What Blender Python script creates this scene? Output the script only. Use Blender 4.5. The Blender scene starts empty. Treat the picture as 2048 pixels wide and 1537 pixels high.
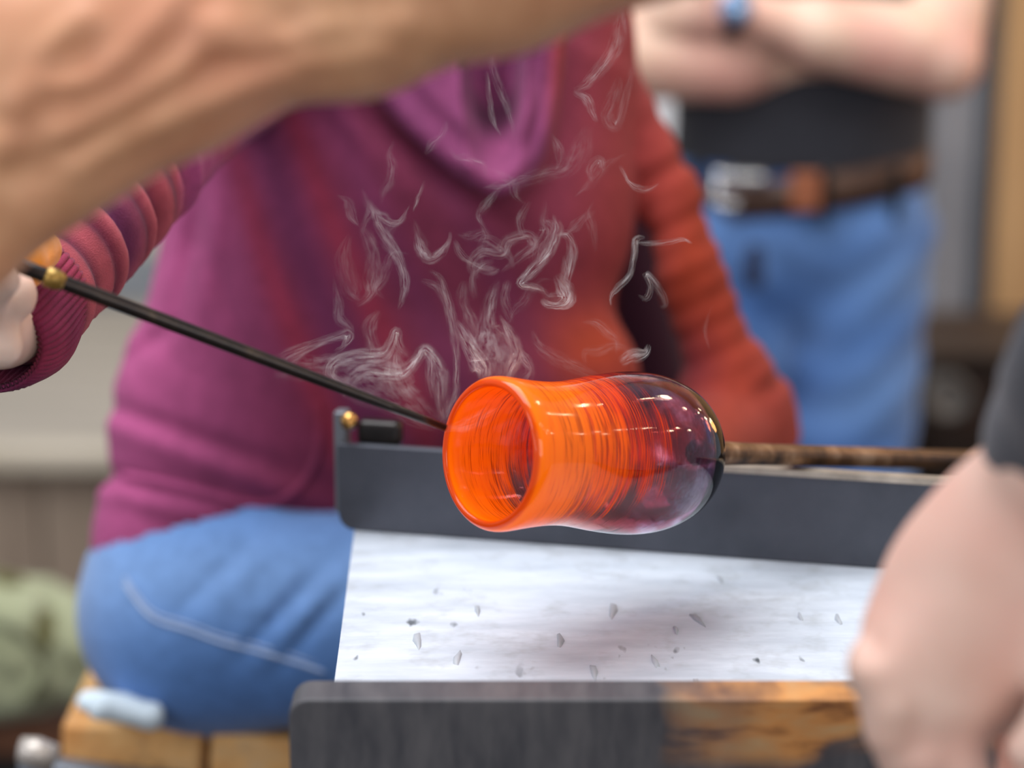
import bpy, math, random
import numpy as np
from mathutils import Vector, Matrix

random.seed(4)
rng = np.random.default_rng(4)
C = bpy.context.scene.collection
sc = bpy.context.scene

# ------------------------------------------------------------------ camera
CAMZ, PITCH, FPX = 1.45, math.radians(15), 4500.0
cam_d = bpy.data.cameras.new('camera')
cam = bpy.data.objects.new('camera', cam_d); C.objects.link(cam)
cam.location = (0, 0, CAMZ); cam.rotation_euler = (math.pi/2 - PITCH, 0, 0)
cam_d.sensor_width = 36; cam_d.lens = FPX/2048*36
cam_d.clip_start = 0.05
cam_d.dof.use_dof = True; cam_d.dof.focus_distance = 1.475; cam_d.dof.aperture_fstop = 2.3
sc.camera = cam
# ------------------------------------------------------------------ world, lights, exposure
w = bpy.data.worlds.new('world'); sc.world = w; w.use_nodes = True
w.node_tree.nodes['Background'].inputs[0].default_value = (0.80, 0.86, 1.0, 1)
w.node_tree.nodes['Background'].inputs[1].default_value = 0.50

def area(name, loc, target, size, power, col):
    l = bpy.data.lights.new(name, 'AREA'); l.shape = 'RECTANGLE'; l.size = size[0]; l.size_y = size[1]
    l.energy = power; l.color = col
    o = bpy.data.objects.new(name, l); C.objects.link(o); o.location = loc
    o.rotation_euler = (Vector(target)-Vector(loc)).to_track_quat('-Z', 'Y').to_euler()
    return o
area('skylight', (-0.6, 1.9, 3.3), (0.0, 1.9, 0.9), (2.2, 1.7), 92, (0.93, 0.96, 1.0))
area('window_light', (-2.4, -0.3, 2.3), (0, 1.9, 1.0), (1.4, 1.2), 26, (0.95, 0.97, 1.0))
area('front_fill', (1.3, -2.2, 2.7), (0.1, 1.9, 0.9), (2.2, 1.6), 46, (1.0, .97, .93))  # added fill from behind the camera, brightens the foreground
def bulb(x, y, z, r, e, col=(1, .78, .5)):
    l = bpy.data.lights.new('bulb', 'POINT'); l.energy = e; l.shadow_soft_size = r; l.color = col
    o = bpy.data.objects.new('bulb', l); C.objects.link(o); o.location = (x, y, z)
bulb(1.5, 0.5, 3.0, .07, 14)
for i, (x, y, z) in enumerate([(1.9, .9, 2.7), (2.3, 1.1, 2.5), (2.5, 1.3, 2.2), (2.9, 1.6, 2.4), (3.0, 1.9, 2.1), (0.6, -0.6, 2.9), (-.3, -0.9, 2.9)]):
    bulb(x, y, z, .045, 3.2)
for p_, rr_, e_ in (((1.25, 2.6, 2.35), .085, 12), ((1.15, 2.35, 2.5), .03, 2), ((2.4, 3.3, 1.75), .055, 3), ((2.5, 3.5, 1.55), .055, 3), ((2.3, 3.6, 1.5), .05, 3), ((2.1, 3.0, 1.95), .03, 1.5), ((1.9, 2.6, 2.3), .05, 3), ((2.0, 3.3, 1.9), .03, 1.5)):
    bulb(*p_, rr_, e_)
bulb(2.1, 3.2, 1.3, .18, 16, (1, .42, .13))      # the furnace mouth at the right, out of frame
sc.view_settings.view_transform = 'Standard'; sc.view_settings.look = 'None'
sc.view_settings.gamma = 1; sc.view_settings.use_curve_mapping = False
sc.view_settings.exposure = 0.0
sc.cycles.transparent_max_bounces = 40
sc.cycles.max_bounces = 10
sc.cycles.transmission_bounces = 10
sc.cycles.sample_clamp_indirect = 6
sc.cycles.use_denoising = True

# ------------------------------------------------------------------ helpers
FW = np.array([0, math.cos(PITCH), -math.sin(PITCH)])
UP = np.array([0, math.sin(PITCH), math.cos(PITCH)])
RT = np.array([1.0, 0, 0]); CAM = np.array([0, 0, CAMZ])
def P(px, py, d):                       # a point d metres along the view axis
    return CAM + d*(FW + RT*(px-1024)/FPX + UP*(768-py)/FPX)
def PY(px, py, Y):                      # the point on the vertical plane y = Y
    r = FW + RT*(px-1024)/FPX + UP*(768-py)/FPX
    return CAM + r*(Y/r[1])
def PZ(px, py, Z):                      # the point on the horizontal plane z = Z
    r = FW + RT*(px-1024)/FPX + UP*(768-py)/FPX
    return CAM + r*((Z-CAMZ)/r[2])
def lin(r, g, b):
    f = lambda c: (c/255/12.92) if c/255 <= .04045 else ((c/255+.055)/1.055)**2.4
    return (f(r), f(g), f(b), 1)

class Mat:
    def __init__(s, name):
        s.m = bpy.data.materials.new(name); s.m.use_nodes = True
        s.t = s.m.node_tree; s.t.nodes.clear(); s.out = s.n('ShaderNodeOutputMaterial')
    def n(s, ty, **kw):
        nd = s.t.nodes.new(ty)
        for k, v in kw.items():
            if k.startswith('i_'):
                key = k[2:].replace('_', ' '); nd.inputs[key].default_value = v
            else: setattr(nd, k, v)
        return nd
    def l(s, a, b): s.t.links.new(a, b)
    def coords(s, scale=(1, 1, 1), rot=(0, 0, 0)):
        tc = s.n('ShaderNodeTexCoord'); mp = s.n('ShaderNodeMapping')
        mp.inputs['Scale'].default_value = scale; mp.inputs['Rotation'].default_value = rot
        s.l(tc.outputs['Object'], mp.inputs[0]); return mp.outputs[0]
    def noise(s, vec, scale, detail=3, rough=.5):
        nd = s.n('ShaderNodeTexNoise'); nd.inputs['Scale'].default_value = scale
        nd.inputs['Detail'].default_value = detail; nd.inputs['Roughness'].default_value = rough
        s.l(vec, nd.inputs['Vector']); return nd.outputs['Fac']
    def ramp(s, fac, stops):
        nd = s.n('ShaderNodeValToRGB'); e = nd.color_ramp.elements
        while len(e) < len(stops): e.new(.5)
        for el, (p, c) in zip(e, stops): el.position = p; el.color = c if len(c) == 4 else (*c, 1)
        s.l(fac, nd.inputs[0]); return nd.outputs[0]
    def math(s, op, a, b=None, c=None):
        nd = s.n('ShaderNodeMath', operation=op)
        for i, v in enumerate((a, b, c)):
            if v is None: continue
            if isinstance(v, (int, float)): nd.inputs[i].default_value = v
            else: s.l(v, nd.inputs[i])
        return nd.outputs[0]
    def bump(s, h, strength, dist=.01):
        nd = s.n('ShaderNodeBump'); nd.inputs['Strength'].default_value = strength
        nd.inputs['Distance'].default_value = dist; s.l(h, nd.inputs['Height']); return nd.outputs[0]
    def mixc(s, f, a, b, blend='MIX'):
        nd = s.n('ShaderNodeMix', data_type='RGBA', blend_type=blend)
        if isinstance(f, (int, float)): nd.inputs[0].default_value = f
        else: s.l(f, nd.inputs[0])
        for v, k in ((a, 6), (b, 7)):
            if isinstance(v, tuple): nd.inputs[k].default_value = v
            else: s.l(v, nd.inputs[k])
        return nd.outputs[2]
    def pbr(s, col=None, rough=.6, metal=0, normal=None, **kw):
        nd = s.n('ShaderNodeBsdfPrincipled')
        if isinstance(col, tuple): nd.inputs['Base Color'].default_value = col
        elif col is not None: s.l(col, nd.inputs['Base Color'])
        if isinstance(rough, (int, float)): nd.inputs['Roughness'].default_value = rough
        else: s.l(rough, nd.inputs['Roughness'])
        nd.inputs['Metallic'].default_value = metal
        for k, v in kw.items(): nd.inputs[k.replace('_', ' ')].default_value = v
        if normal is not None: s.l(normal, nd.inputs['Normal'])
        s.l(nd.outputs[0], s.out.inputs[0]); return nd

def simple(name, c1, c2, scale=8, rough=.6, metal=0, stretch=(1, 1, 1), bump=.15, bd=.003, **kw):
    m = Mat(name); v = m.coords(stretch); f = m.noise(v, scale, 5, .6)
    col = m.ramp(f, [(.32, c1), (.68, c2)])
    m.pbr(col, rough, metal, m.bump(f, bump, bd), **kw); return m.m

def link(name, me, mat=None, parent=None):
    o = bpy.data.objects.new(name, me); C.objects.link(o)
    if mat: me.materials.append(mat)
    if parent: o.parent = parent
    return o
def tag(o, label=None, cat=None, group=None, kind=None):
    if label: o['label'] = label
    if cat: o['category'] = cat
    if group: o['group'] = group
    if kind: o['kind'] = kind
    return o
def empty(name, loc):
    o = bpy.data.objects.new(name, None); C.objects.link(o); o.location = loc; o.empty_display_size = .05
    return o
def org(parent):
    L = np.zeros(3)
    while parent is not None: L = L + np.array(parent.location); parent = parent.parent
    return L
def mesh(name, V, F, mat=None, parent=None, origin=None, smooth=True, uv=None, col=None):
    """V in world coordinates; origin = where the object's own origin sits in the world"""
    V = np.asarray(V, float)
    base = org(parent)
    O = np.array(origin, float) if origin is not None else base
    me = bpy.data.meshes.new(name)
    if isinstance(F, np.ndarray) and len(V) > 3000:
        k = F.shape[1]
        me.vertices.add(len(V)); me.vertices.foreach_set('co', (V-O).astype(np.float32).ravel())
        me.loops.add(F.size); me.loops.foreach_set('vertex_index', F.astype(np.int32).ravel())
        me.polygons.add(len(F)); me.polygons.foreach_set('loop_start', np.arange(0, F.size, k, dtype=np.int32))
        me.polygons.foreach_set('loop_total', np.full(len(F), k, dtype=np.int32))
        me.update(calc_edges=True)
    else:
        me.from_pydata([tuple(v) for v in (V-O)], [], [tuple(int(i) for i in f) for f in F])
    me.validate()
    if smooth: me.polygons.foreach_set('use_smooth', [True]*len(me.polygons))
    if uv is not None:
        ul = me.uv_layers.new(name='UVMap'); idx = np.zeros(len(me.loops), int); me.loops.foreach_get('vertex_index', idx)
        ul.data.foreach_set('uv', np.asarray(uv, np.float32)[idx].ravel())
    if col is not None:
        ca = me.color_attributes.new('dye', 'FLOAT_COLOR', 'POINT')
        cc = np.ones((len(V), 4), np.float32); cc[:, :3] = col; ca.data.foreach_set('color', cc.ravel())
    o = link(name, me, mat, parent); o.location = tuple(O-base); return o

def box_vf(lo, hi, M=None):
    x0, y0, z0 = lo; x1, y1, z1 = hi
    V = np.array([(x0,y0,z0),(x1,y0,z0),(x1,y1,z0),(x0,y1,z0),(x0,y0,z1),(x1,y0,z1),(x1,y1,z1),(x0,y1,z1)], float)
    if M is not None: V = np.array([M @ Vector(v) for v in V])
    return V, [(0,3,2,1),(4,5,6,7),(0,1,5,4),(1,2,6,5),(2,3,7,6),(3,0,4,7)]
def box(name, lo, hi, mat, parent=None, M=None, bev=.003, seg=2, origin=None):
    V, F = box_vf(lo, hi, M)
    if origin is None and parent is None: origin = tuple(V.min(0)*.5+V.max(0)*.5)[:2] + (V[:, 2].min(),)
    o = mesh(name, V, F, mat, parent, origin, smooth=False)
    if bev:
        b = o.modifiers.new('b', 'BEVEL'); b.width = bev; b.segments = seg; b.limit_method = 'ANGLE'
        o.data.polygons.foreach_set('use_smooth', [True]*len(o.data.polygons))
        n = o.modifiers.new('n', 'WEIGHTED_NORMAL'); n.keep_sharp = False
    return o
def spline(pts, n):
    pts = np.asarray(pts, float); m = len(pts)
    q = np.vstack([2*pts[0]-pts[1], pts, 2*pts[-1]-pts[-2]]); out = []
    for t in np.linspace(0, m-1, n):
        i = min(int(t), m-2); f = t-i; a, b, c, d = q[i:i+4]
        out.append(.5*((2*b)+(-a+c)*f+(2*a-5*b+4*c-d)*f*f+(-a+3*b-3*c+d)*f**3))
    return np.array(out)
def tube_vf(pts, rad, n=12, cap=True):
    pts = np.asarray(pts, float); rad = np.broadcast_to(rad, len(pts)); V = []; F = []
    T = np.gradient(pts, axis=0); T /= np.linalg.norm(T, axis=1)[:, None]+1e-12
    up = np.array([0, 0, 1.]) if abs(T[0][2]) < .9 else np.array([1., 0, 0])
    N = np.cross(T[0], up); N /= np.linalg.norm(N)
    for i, p in enumerate(pts):
        N = N-T[i]*N.dot(T[i]); N /= np.linalg.norm(N); B = np.cross(T[i], N)
        for k in range(n):
            a = 2*math.pi*k/n; V.append(p+rad[i]*(math.cos(a)*N+math.sin(a)*B))
    for i in range(len(pts)-1):
        for k in range(n):
            a = i*n+k; b = i*n+(k+1) % n; F.append((a, b, b+n, a+n))
    if cap: F.append(tuple(range(n))[::-1]); F.append(tuple((len(pts)-1)*n+k for k in range(n)))
    return np.array(V), F
def tube(name, pts, rad, mat, parent=None, n=12, origin=None):
    V, F = tube_vf(pts, rad, n); return mesh(name, V, F, mat, parent, origin)
def lathe(prof, n=96):
    V = []; F = []
    m = len(prof)
    for r, z in prof:
        for k in range(n):
            a = 2*math.pi*k/n; V.append((r*math.cos(a), r*math.sin(a), z))
    for i in range(m-1):
        for k in range(n):
            a = i*n+k; b = i*n+(k+1) % n; F.append((a, b, b+n, a+n))
    return np.array(V), F

# ---- smooth bodies: blended tapered limbs polygonised on a sparse grid
class Body:
    def __init__(s): s.p = []; s.warp = None; s.g = []; s.gn = 0
    def limb(s, a, b, ra, rb=None, k=.02, flat=None, mod=None, g=None):
        if g is None: s.gn += 1; g = s.gn
        s.g.append(g); s.p.append((np.array(a, np.float32), np.array(b, np.float32), ra, ra if rb is None else rb, k, flat, mod)); return s
    def chain(s, pts, rads, k=.02, flat=None, mod=None):
        s.gn += 1; g = s.gn
        for i in range(len(pts)-1): s.limb(pts[i], pts[i+1], rads[i], rads[i+1], k, flat, mod, g)
        return s
    def f(s, p):
        d = None; gd = None; kk = 0; last = None
        def sm(x, y, k):
            h = np.maximum(k-np.abs(x-y), 0)/k; return np.minimum(x, y)-h*h*k*.25
        for (a, b, ra, rb, k, flat, mod), gi in zip(s.p, s.g):
            if gi != last:
                if gd is not None: d = gd if d is None else sm(d, gd, kk)
                gd = None; last = gi; kk = k
            ab = b-a; L2 = float(ab@ab)+1e-12
            q = p-a; t = np.clip((q@ab)/L2, 0, 1); q = q-t[:, None]*ab
            if flat is not None:
                n = np.asarray(flat[0], np.float32); q = q+np.outer(q@n*(1/flat[1]-1), n)
            r = ra+(rb-ra)*t
            if mod is not None: r = r+mod(p, t)
            di = np.sqrt((q*q).sum(1))-r
            if flat is not None: di = di*(.5+.5*flat[1])
            gd = di if gd is None else sm(gd, di, k*.3)
        d = gd if d is None else sm(d, gd, kk)
        if s.warp is not None: d = d+s.warp(p)
        return d
    def hit(s, px, py, d0=.8, d1=3.5):
        r = (FW+RT*(px-1024)/FPX+UP*(768-py)/FPX); d = d0
        for _ in range(300):
            v = float(s.f((CAM+r*d)[None].astype(np.float32))[0])
            if v < .0004: return CAM+r*d
            d += max(v*.7, .0005)
            if d > d1: return None
        return CAM+r*d
    def build(s, h):
        lo = np.min([np.minimum(a-ra*1.3, b-rb*1.3) for a, b, ra, rb, *_ in s.p], 0)-.03
        hi = np.max([np.maximum(a+ra*1.3, b+rb*1.3) for a, b, ra, rb, *_ in s.p], 0)+.03
        B = 8; nb = np.ceil((hi-lo)/(h*B)).astype(int)
        g = np.stack(np.meshgrid(*[np.arange(n) for n in nb], indexing='ij'), -1).reshape(-1, 3)
        cc = (lo+(g+.5)*h*B).astype(np.float32)
        d = np.concatenate([s.f(c) for c in np.array_split(cc, max(1, len(cc)//200000))])
        g = g[np.abs(d) < h*B*1.25+.03]
        loc = np.stack(np.meshgrid(*[np.arange(B+1)]*3, indexing='ij'), -1).reshape(-1, 3)
        vals = []
        for blk in np.array_split(g, max(1, len(g)//400+1)):
            if len(blk) == 0: continue
            idx = blk[:, None, :]*B+loc[None]; pp = (lo+idx*h).reshape(-1, 3).astype(np.float32)
            vals.append(s.f(pp).reshape(len(blk), B+1, B+1, B+1))
        v = np.concatenate(vals); neg = v < 0
        N = (nb*B+2).astype(np.int64)
        key = lambda I: (I[..., 0]*N[1]+I[..., 1])*N[2]+I[..., 2]
        offs = [(i, j, k) for i in (0, 1) for j in (0, 1) for k in (0, 1)]
        cnt = sum(neg[:, i:i+B, j:j+B, k:k+B].astype(int) for i, j, k in offs)
        act = np.argwhere((cnt > 0) & (cnt < 8)); bi = act[:, 0]; c = act[:, 1:]
        cv = {o: v[bi, c[:, 0]+o[0], c[:, 1]+o[1], c[:, 2]+o[2]] for o in offs}
        acc = np.zeros((len(act), 3)); num = np.zeros(len(act))
        for o in offs:
            for ax in range(3):
                if o[ax]: continue
                o2 = list(o); o2[ax] = 1; o2 = tuple(o2)
                a, b = cv[o], cv[o2]; m = (a < 0) != (b < 0); t = np.where(m, a/(a-b+1e-20), 0)
                pos = np.tile(np.array(o, float), (len(act), 1)); pos[:, ax] = t
                acc[m] += pos[m]; num[m] += 1
        G = g[bi]*B+c; Vv = lo+(G+acc/num[:, None])*h
        keys = key(G.astype(np.int64)); order = np.argsort(keys); sk = keys[order]
        Fs = []
        for ax in range(3):
            u, w_ = (ax+1) % 3, (ax+2) % 3
            sl0 = [slice(None)]+[slice(0, B)]*3; sl1 = list(sl0); sl1[ax+1] = slice(1, B+1)
            A = neg[tuple(sl0)]; Bb = neg[tuple(sl1)]
            e = np.argwhere(A != Bb); s0 = A[tuple(e.T)]
            I = (g[e[:, 0]]*B+e[:, 1:]).astype(np.int64); q = []; ok = np.ones(len(I), bool)
            for du, dw in ((0, 0), (-1, 0), (-1, -1), (0, -1)):
                J = I.copy(); J[:, u] += du; J[:, w_] += dw
                kk = key(J); pos = np.clip(np.searchsorted(sk, kk), 0, len(sk)-1); ok &= sk[pos] == kk; q.append(order[pos])
            q = np.stack(q, 1); q = np.where(s0[:, None], q, q[:, ::-1]); Fs.append(q[ok])
        return Vv, np.concatenate(Fs)
def relax(V, F, it=2, lam=.5):
    e = np.concatenate([F[:, [0, 1]], F[:, [1, 2]], F[:, [2, 3]], F[:, [3, 0]]])
    for _ in range(it):
        s = np.zeros_like(V); n = np.bincount(e[:, 0], minlength=len(V))+np.bincount(e[:, 1], minlength=len(V))
        for ax in range(3):
            s[:, ax] = np.bincount(e[:, 0], V[e[:, 1], ax], len(V))+np.bincount(e[:, 1], V[e[:, 0], ax], len(V))
        V = V+(s/np.maximum(n, 1)[:, None]-V)*lam
    return V
def vnoise(p, s, seed=0):               # cheap smooth noise in -1..1
    q = p*s; o = seed*1.7
    return (np.sin(q[:, 0]*1.3+1.9*np.sin(q[:, 1]*.9+o)+o)+np.sin(q[:, 1]*1.7+1.6*np.sin(q[:, 2]*1.1+2*o)+3.1)
            + np.sin(q[:, 2]*1.5+1.7*np.sin(q[:, 0]*1.2+o*.7)+1.3))/3
def pix(V):                             # how a point projects, used only to read shapes off
    q = V-CAM; d = q@FW; return 1024+(q@RT)/d*FPX, 768-(q@UP)/d*FPX, d

# ------------------------------------------------------------------ materials
def skin_mat(name, c1, c2, c3, sss=.12):
    m = Mat(name); v = m.coords()
    f = m.noise(v, 22, 4, .6); f2 = m.noise(v, 9, 2)
    col = m.mixc(m.ramp(f2, [(.4, (0, 0, 0)), (.72, (1, 1, 1))]), m.ramp(f, [(.3, c1), (.7, c2)]), c3)
    fine = m.noise(v, 420, 3, .6)
    b = m.pbr(col, .5, 0, m.bump(fine, .12, .001)); b.inputs['Subsurface Weight'].default_value = sss
    b.inputs['Subsurface Radius'].default_value = (.012, .005, .003); b.inputs['Specular IOR Level'].default_value = .35
    return m.m
skin_tan = skin_mat('skin_tanned', lin(178, 124, 88), lin(216, 164, 124), lin(210, 144, 112))
skin_pale = skin_mat('skin_pale', lin(226, 190, 170), lin(240, 212, 194), lin(232, 180, 162))
skin_b = skin_mat('skin_rosy', lin(226, 184, 158), lin(240, 206, 184), lin(224, 166, 150))

def cloth_mat(name, rough=.85, weave=900, wb=.25, sheen=.3, big=0):
    m = Mat(name); a = m.n('ShaderNodeVertexColor', layer_name='dye'); v = m.coords()
    f = m.noise(v, 60, 4, .7); col = m.mixc(1.0, a.outputs[0], m.ramp(f, [(.3, (.82, .82, .82)), (.7, (1.08, 1.08, 1.08))]), 'MULTIPLY')
    k = m.noise(v, weave, 2, .5)
    b = m.pbr(col, rough, 0, m.bump(k, wb, .002)); b.inputs['Sheen Weight'].default_value = sheen
    b.inputs['Specular IOR Level'].default_value = .15
    return m.m
knit = cloth_mat('dyed_knit', wb=.3, sheen=.06)
denim = cloth_mat('denim', weave=700)
plain_cloth = cloth_mat('plain_cloth')

# ------------------------------------------------------------------ setting
concrete = simple('concrete', lin(120, 112, 102), lin(158, 150, 138), 3, .8)
floor_m = simple('workshop_floor', lin(40, 36, 32), lin(72, 62, 52), 3, .8)
def plank_mat(name, a, b, stretch): return simple(name, a, b, 14, .7, stretch=stretch, bump=.2)
deck_m = plank_mat('deck_boards', lin(160, 150, 136), lin(190, 178, 162), (.15, 2, 1))
face_m = plank_mat('fascia_boards', lin(144, 124, 106), lin(174, 154, 134), (2, 1, .15))
nose_m = plank_mat('deck_nosing', lin(186, 172, 150), lin(210, 198, 178), (.2, 1, 1))
wall_m = simple('painted_wall', lin(178, 170, 154), lin(204, 196, 180), 4, .8)
tanw_m = plank_mat('tan_boards', lin(186, 146, 100), lin(214, 176, 128), (2, 1, .12))
o = box('floor', (-4, -1.5, -.06), (4, 6, 0), floor_m, bev=0); tag(o, kind='structure')
wb = empty('wall_back', (0, 4.75, 0)); tag(wb, kind='structure')
box('backing', (-4, 4.79, 0), (4, 4.9, 3.4), wall_m, wb, bev=0)
for i in range(15):                      # broad wall boards
    z0 = .37+i*.2
    box('board', (-4, 4.75, z0+.004), (1.02, 4.80, z0+.196), wall_m, wb, bev=.006)
for i in range(14):
    x0 = 1.03+i*.21
    box('tan_board', (x0+.003, 4.74, .02), (x0+.207, 4.80, 3.3), tanw_m, wb, bev=.005)
bw = box('baseboard_back', (-4, 4.70, .37), (1.0, 4.75, .47), simple('skirting', lin(120, 124, 130), lin(142, 146, 150), 5, .6)); tag(bw, kind='structure')
# timber deck with nosing and upright fascia boards
dk = empty('deck', (-1.2, 3.6, 0)); tag(dk, 'low grey-brown timber deck with a pale nosing behind the sitter', 'deck')
for i in range(7):
    y0 = 3.66+i*.15
    box('plank', (-3.2, y0, .33), (.66, y0+.144, .37), deck_m, dk, bev=.004)
for i in range(24):
    x0 = -3.2+i*.16
    box('fascia_board', (x0, 3.64, 0), (x0+.155, 3.665, .325), face_m, dk, bev=.003)
box('nosing', (-3.2, 3.60, .325), (.66, 3.657, .375), nose_m, dk, bev=.012)
# white panel seen in the gap between the two people
wp = empty('white_locker', (.42, 4.3, .37)); tag(wp, 'white metal locker against the back wall between the two people', 'locker')
wh = simple('white_enamel', lin(226, 228, 232), lin(244, 246, 248), 5, .35)
box('body', (.16, 4.2, .371), (.56, 4.62, 2.0), wh, wp, bev=.012)
box('door', (.17, 4.175, .40), (.55, 4.198, 1.97), wh, wp, bev=.008)
box('handle', (.50, 4.14, 1.1), (.52, 4.172, 1.28), simple('steel_handle', lin(150, 150, 150), lin(190, 190, 190), 9, .3, 1), wp, bev=.004)
# bright window high on the left
wn = empty('window_1', (-1.2, 4.7, 1.2)); tag(wn, kind='structure')
fr = simple('window_paint', lin(220, 222, 226), lin(238, 240, 242), 6, .4)
wx0, wx1, wz0, wz1 = -1.75, -1.02, 1.02, 1.9
for a, b in (((wx0, 4.68, wz0), (wx1, 4.75, wz0+.05)), ((wx0, 4.68, wz1-.05), (wx1, 4.75, wz1)), ((wx0, 4.68, wz0), (wx0+.05, 4.75, wz1)), ((wx1-.05, 4.68, wz0), (wx1, 4.75, wz1))):
    box('frame', a, b, fr, wn, bev=.004)
gm = Mat('daylit_pane'); e = gm.n('ShaderNodeEmission'); e.inputs[0].default_value = (.72, .88, 1, 1); e.inputs[1].default_value = 1.1; gm.l(e.outputs[0], gm.out.inputs[0])
box('pane', (wx0+.05, 4.735, wz0+.05), (wx1-.05, 4.745, wz1-.05), gm.m, wn, bev=0)
# grey steel pillar, boxy with flanges
pm = simple('pillar_paint', lin(124, 126, 132), lin(146, 147, 152), 4, .5)
pl = empty('pillar', (.84, 4.1, 0)); tag(pl, kind='structure')
xa, xb = PY(1872, 400, 4.0)[0], PY(1984, 400, 4.0)[0]
box('web', (xa+.012, 4.0, 0), (xb-.012, 4.10, 3.2), pm, pl, bev=.006)
box('flange', (xa, 3.985, 0), (xa+.03, 4.12, 3.2), pm, pl, bev=.004)
box('flange', (xb-.03, 3.985, 0), (xb, 4.12, 3.2), simple('pillar_edge', lin(50, 50, 54), lin(62, 62, 66), 4, .5), pl, bev=.004)
# dark kiln base at the right
kl = empty('kiln_cabinet', (1.15, 3.7, 0)); tag(kl, 'dark rust-brown kiln cabinet behind the right hand standing by the pillar', 'kiln')
km = simple('scorched_steel', lin(26, 18, 14), lin(60, 38, 24), 6, .6, .3)
zt = PY(1990, 722, 3.72)[2]
box('body', (.72, 3.72, .08), (1.5, 3.97, zt), km, kl, bev=.015)
box('lid', (.70, 3.70, zt), (1.52, 3.98, zt+.03), simple('kiln_lid', lin(56, 42, 32), lin(80, 62, 46), 6, .6), kl, bev=.012)
for x in (.74, 1.44): box('foot', (x, 3.74, 0), (x+.05, 3.79, .08), km, kl, bev=.004)
gc = PY(1892, 786, 3.67)
V, F = lathe([(0, 0), (.03, 0), (.038, .006), (.038, .03), (.030, .036), (.028, .03), (0, .03)], 32)
M = Matrix.Translation(Vector(gc)) @ Matrix.Rotation(math.pi/2, 4, 'X')
mesh('gauge', [M @ Vector(v) for v in V], F, simple('gauge_grey', lin(96, 92, 88), lin(120, 116, 110), 8, .4), kl)
box('bracket', (gc[0]-.01, 3.67, gc[2]-.01), (gc[0]+.01, 3.72, gc[2]+.01), km, kl, bev=.002)

# ------------------------------------------------------------------ glassblower's bench
SH = .90
bench = empty('glassblowing_bench', (.45, 1.45, 0))
tag(bench, 'steel glassblowing bench with scuffed pale metal top between two dark rails', 'bench')
m = Mat('scuffed_zinc'); v = m.coords((1, 3.5, 1)); v2 = m.coords((1, 1, 1)); v3 = m.coords((1, .38, 1))
f = m.noise(v, 9, 5, .65); f2 = m.noise(v2, 34, 3, .7); f3 = m.noise(v3, 85, 2, .5); f4 = m.noise(v2, 3, 2)
col = m.ramp(f, [(.3, lin(184, 192, 202)), (.7, lin(220, 227, 236))])
col = m.mixc(m.math('MULTIPLY', m.ramp(f2, [(.52, (0, 0, 0)), (.75, (1, 1, 1))]), .4), col, lin(150, 152, 150))
spots = m.math('MULTIPLY', m.ramp(f3, [(.68, (0, 0, 0)), (.76, (1, 1, 1))]), m.ramp(f4, [(.45, (0, 0, 0)), (.55, (1, 1, 1))]))
col = m.mixc(spots, col, lin(92, 98, 104))
m.pbr(col, .55, .15, m.bump(f, .2, .002)); zinc = m.m
A0, A1 = PZ(708, 1062, SH), PZ(662, 1402, SH)
rail_ang = math.atan2(1.528-1.62, .39)
far_l = A0; far_r = PZ(1780, 1140, SH); dirv = (far_r-far_l); dirv[2] = 0; dirv /= np.linalg.norm(dirv)
end_f = far_l+dirv*.95; nearY = A1[1]-.06
V = [(A0[0], A0[1]+.012, SH), (end_f[0], end_f[1]+.012, SH), (end_f[0], nearY, SH), (A1[0]+.002, nearY, SH)]
V = np.array([(x, y, z-.012) for x, y, z in V]+V)
o = mesh('table_top', V, [(0, 3, 2, 1), (4, 5, 6, 7), (0, 1, 5, 4), (1, 2, 6, 5), (2, 3, 7, 6), (3, 0, 4, 7)][:0] or [(3, 2, 1, 0)[::-1], (4, 7, 6, 5), (0, 4, 5, 1)[::-1], (1, 5, 6, 2)[::-1], (2, 6, 7, 3)[::-1], (3, 7, 4, 0)[::-1]], zinc, bench, smooth=False)
# raised welt lines across the sheet and little chips of slag
chip_m = simple('slag', lin(160, 166, 172), lin(180, 184, 190), 20, .5)
for (px, py, s, a) in ((835, 1282, .006, .3), (1226, 1222, .006, -.3), (955, 1222, .004, .2), (915, 1318, .005, -.4), (1120, 1282, .005, 0), (1188, 1345, .005, .1), (1310, 1325, .004, .5), (1395, 1240, .005, 1), (1440, 1160, .003, .4), (1352, 1262, .003, .1), (1600, 1235, .003, .1), (1676, 1240, .004, .1), (1395, 1370, .004, .3)):
    c = PZ(px, py, SH); V = []; n = 8; a = a*.3
    for zz, rr in ((-.0005, 1), (.0012, .85), (.002, .4)):
        for k in range(n):
            t = 2*math.pi*k/n; r = rr*(1+.25*math.sin(3*t+px)); x, y = s*.5*r*math.cos(t), s*2.6*r*math.sin(t)
            V.append((c[0]+x*math.cos(a)-y*math.sin(a), c[1]+x*math.sin(a)+y*math.cos(a), SH+zz))
    F = [(i*n+k, i*n+(k+1) % n, (i+1)*n+(k+1) % n, (i+1)*n+k) for i in range(2) for k in range(n)]+[tuple(range(2*n, 3*n))]
    mesh('slag_chip', V, F, chip_m, bench)
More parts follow.
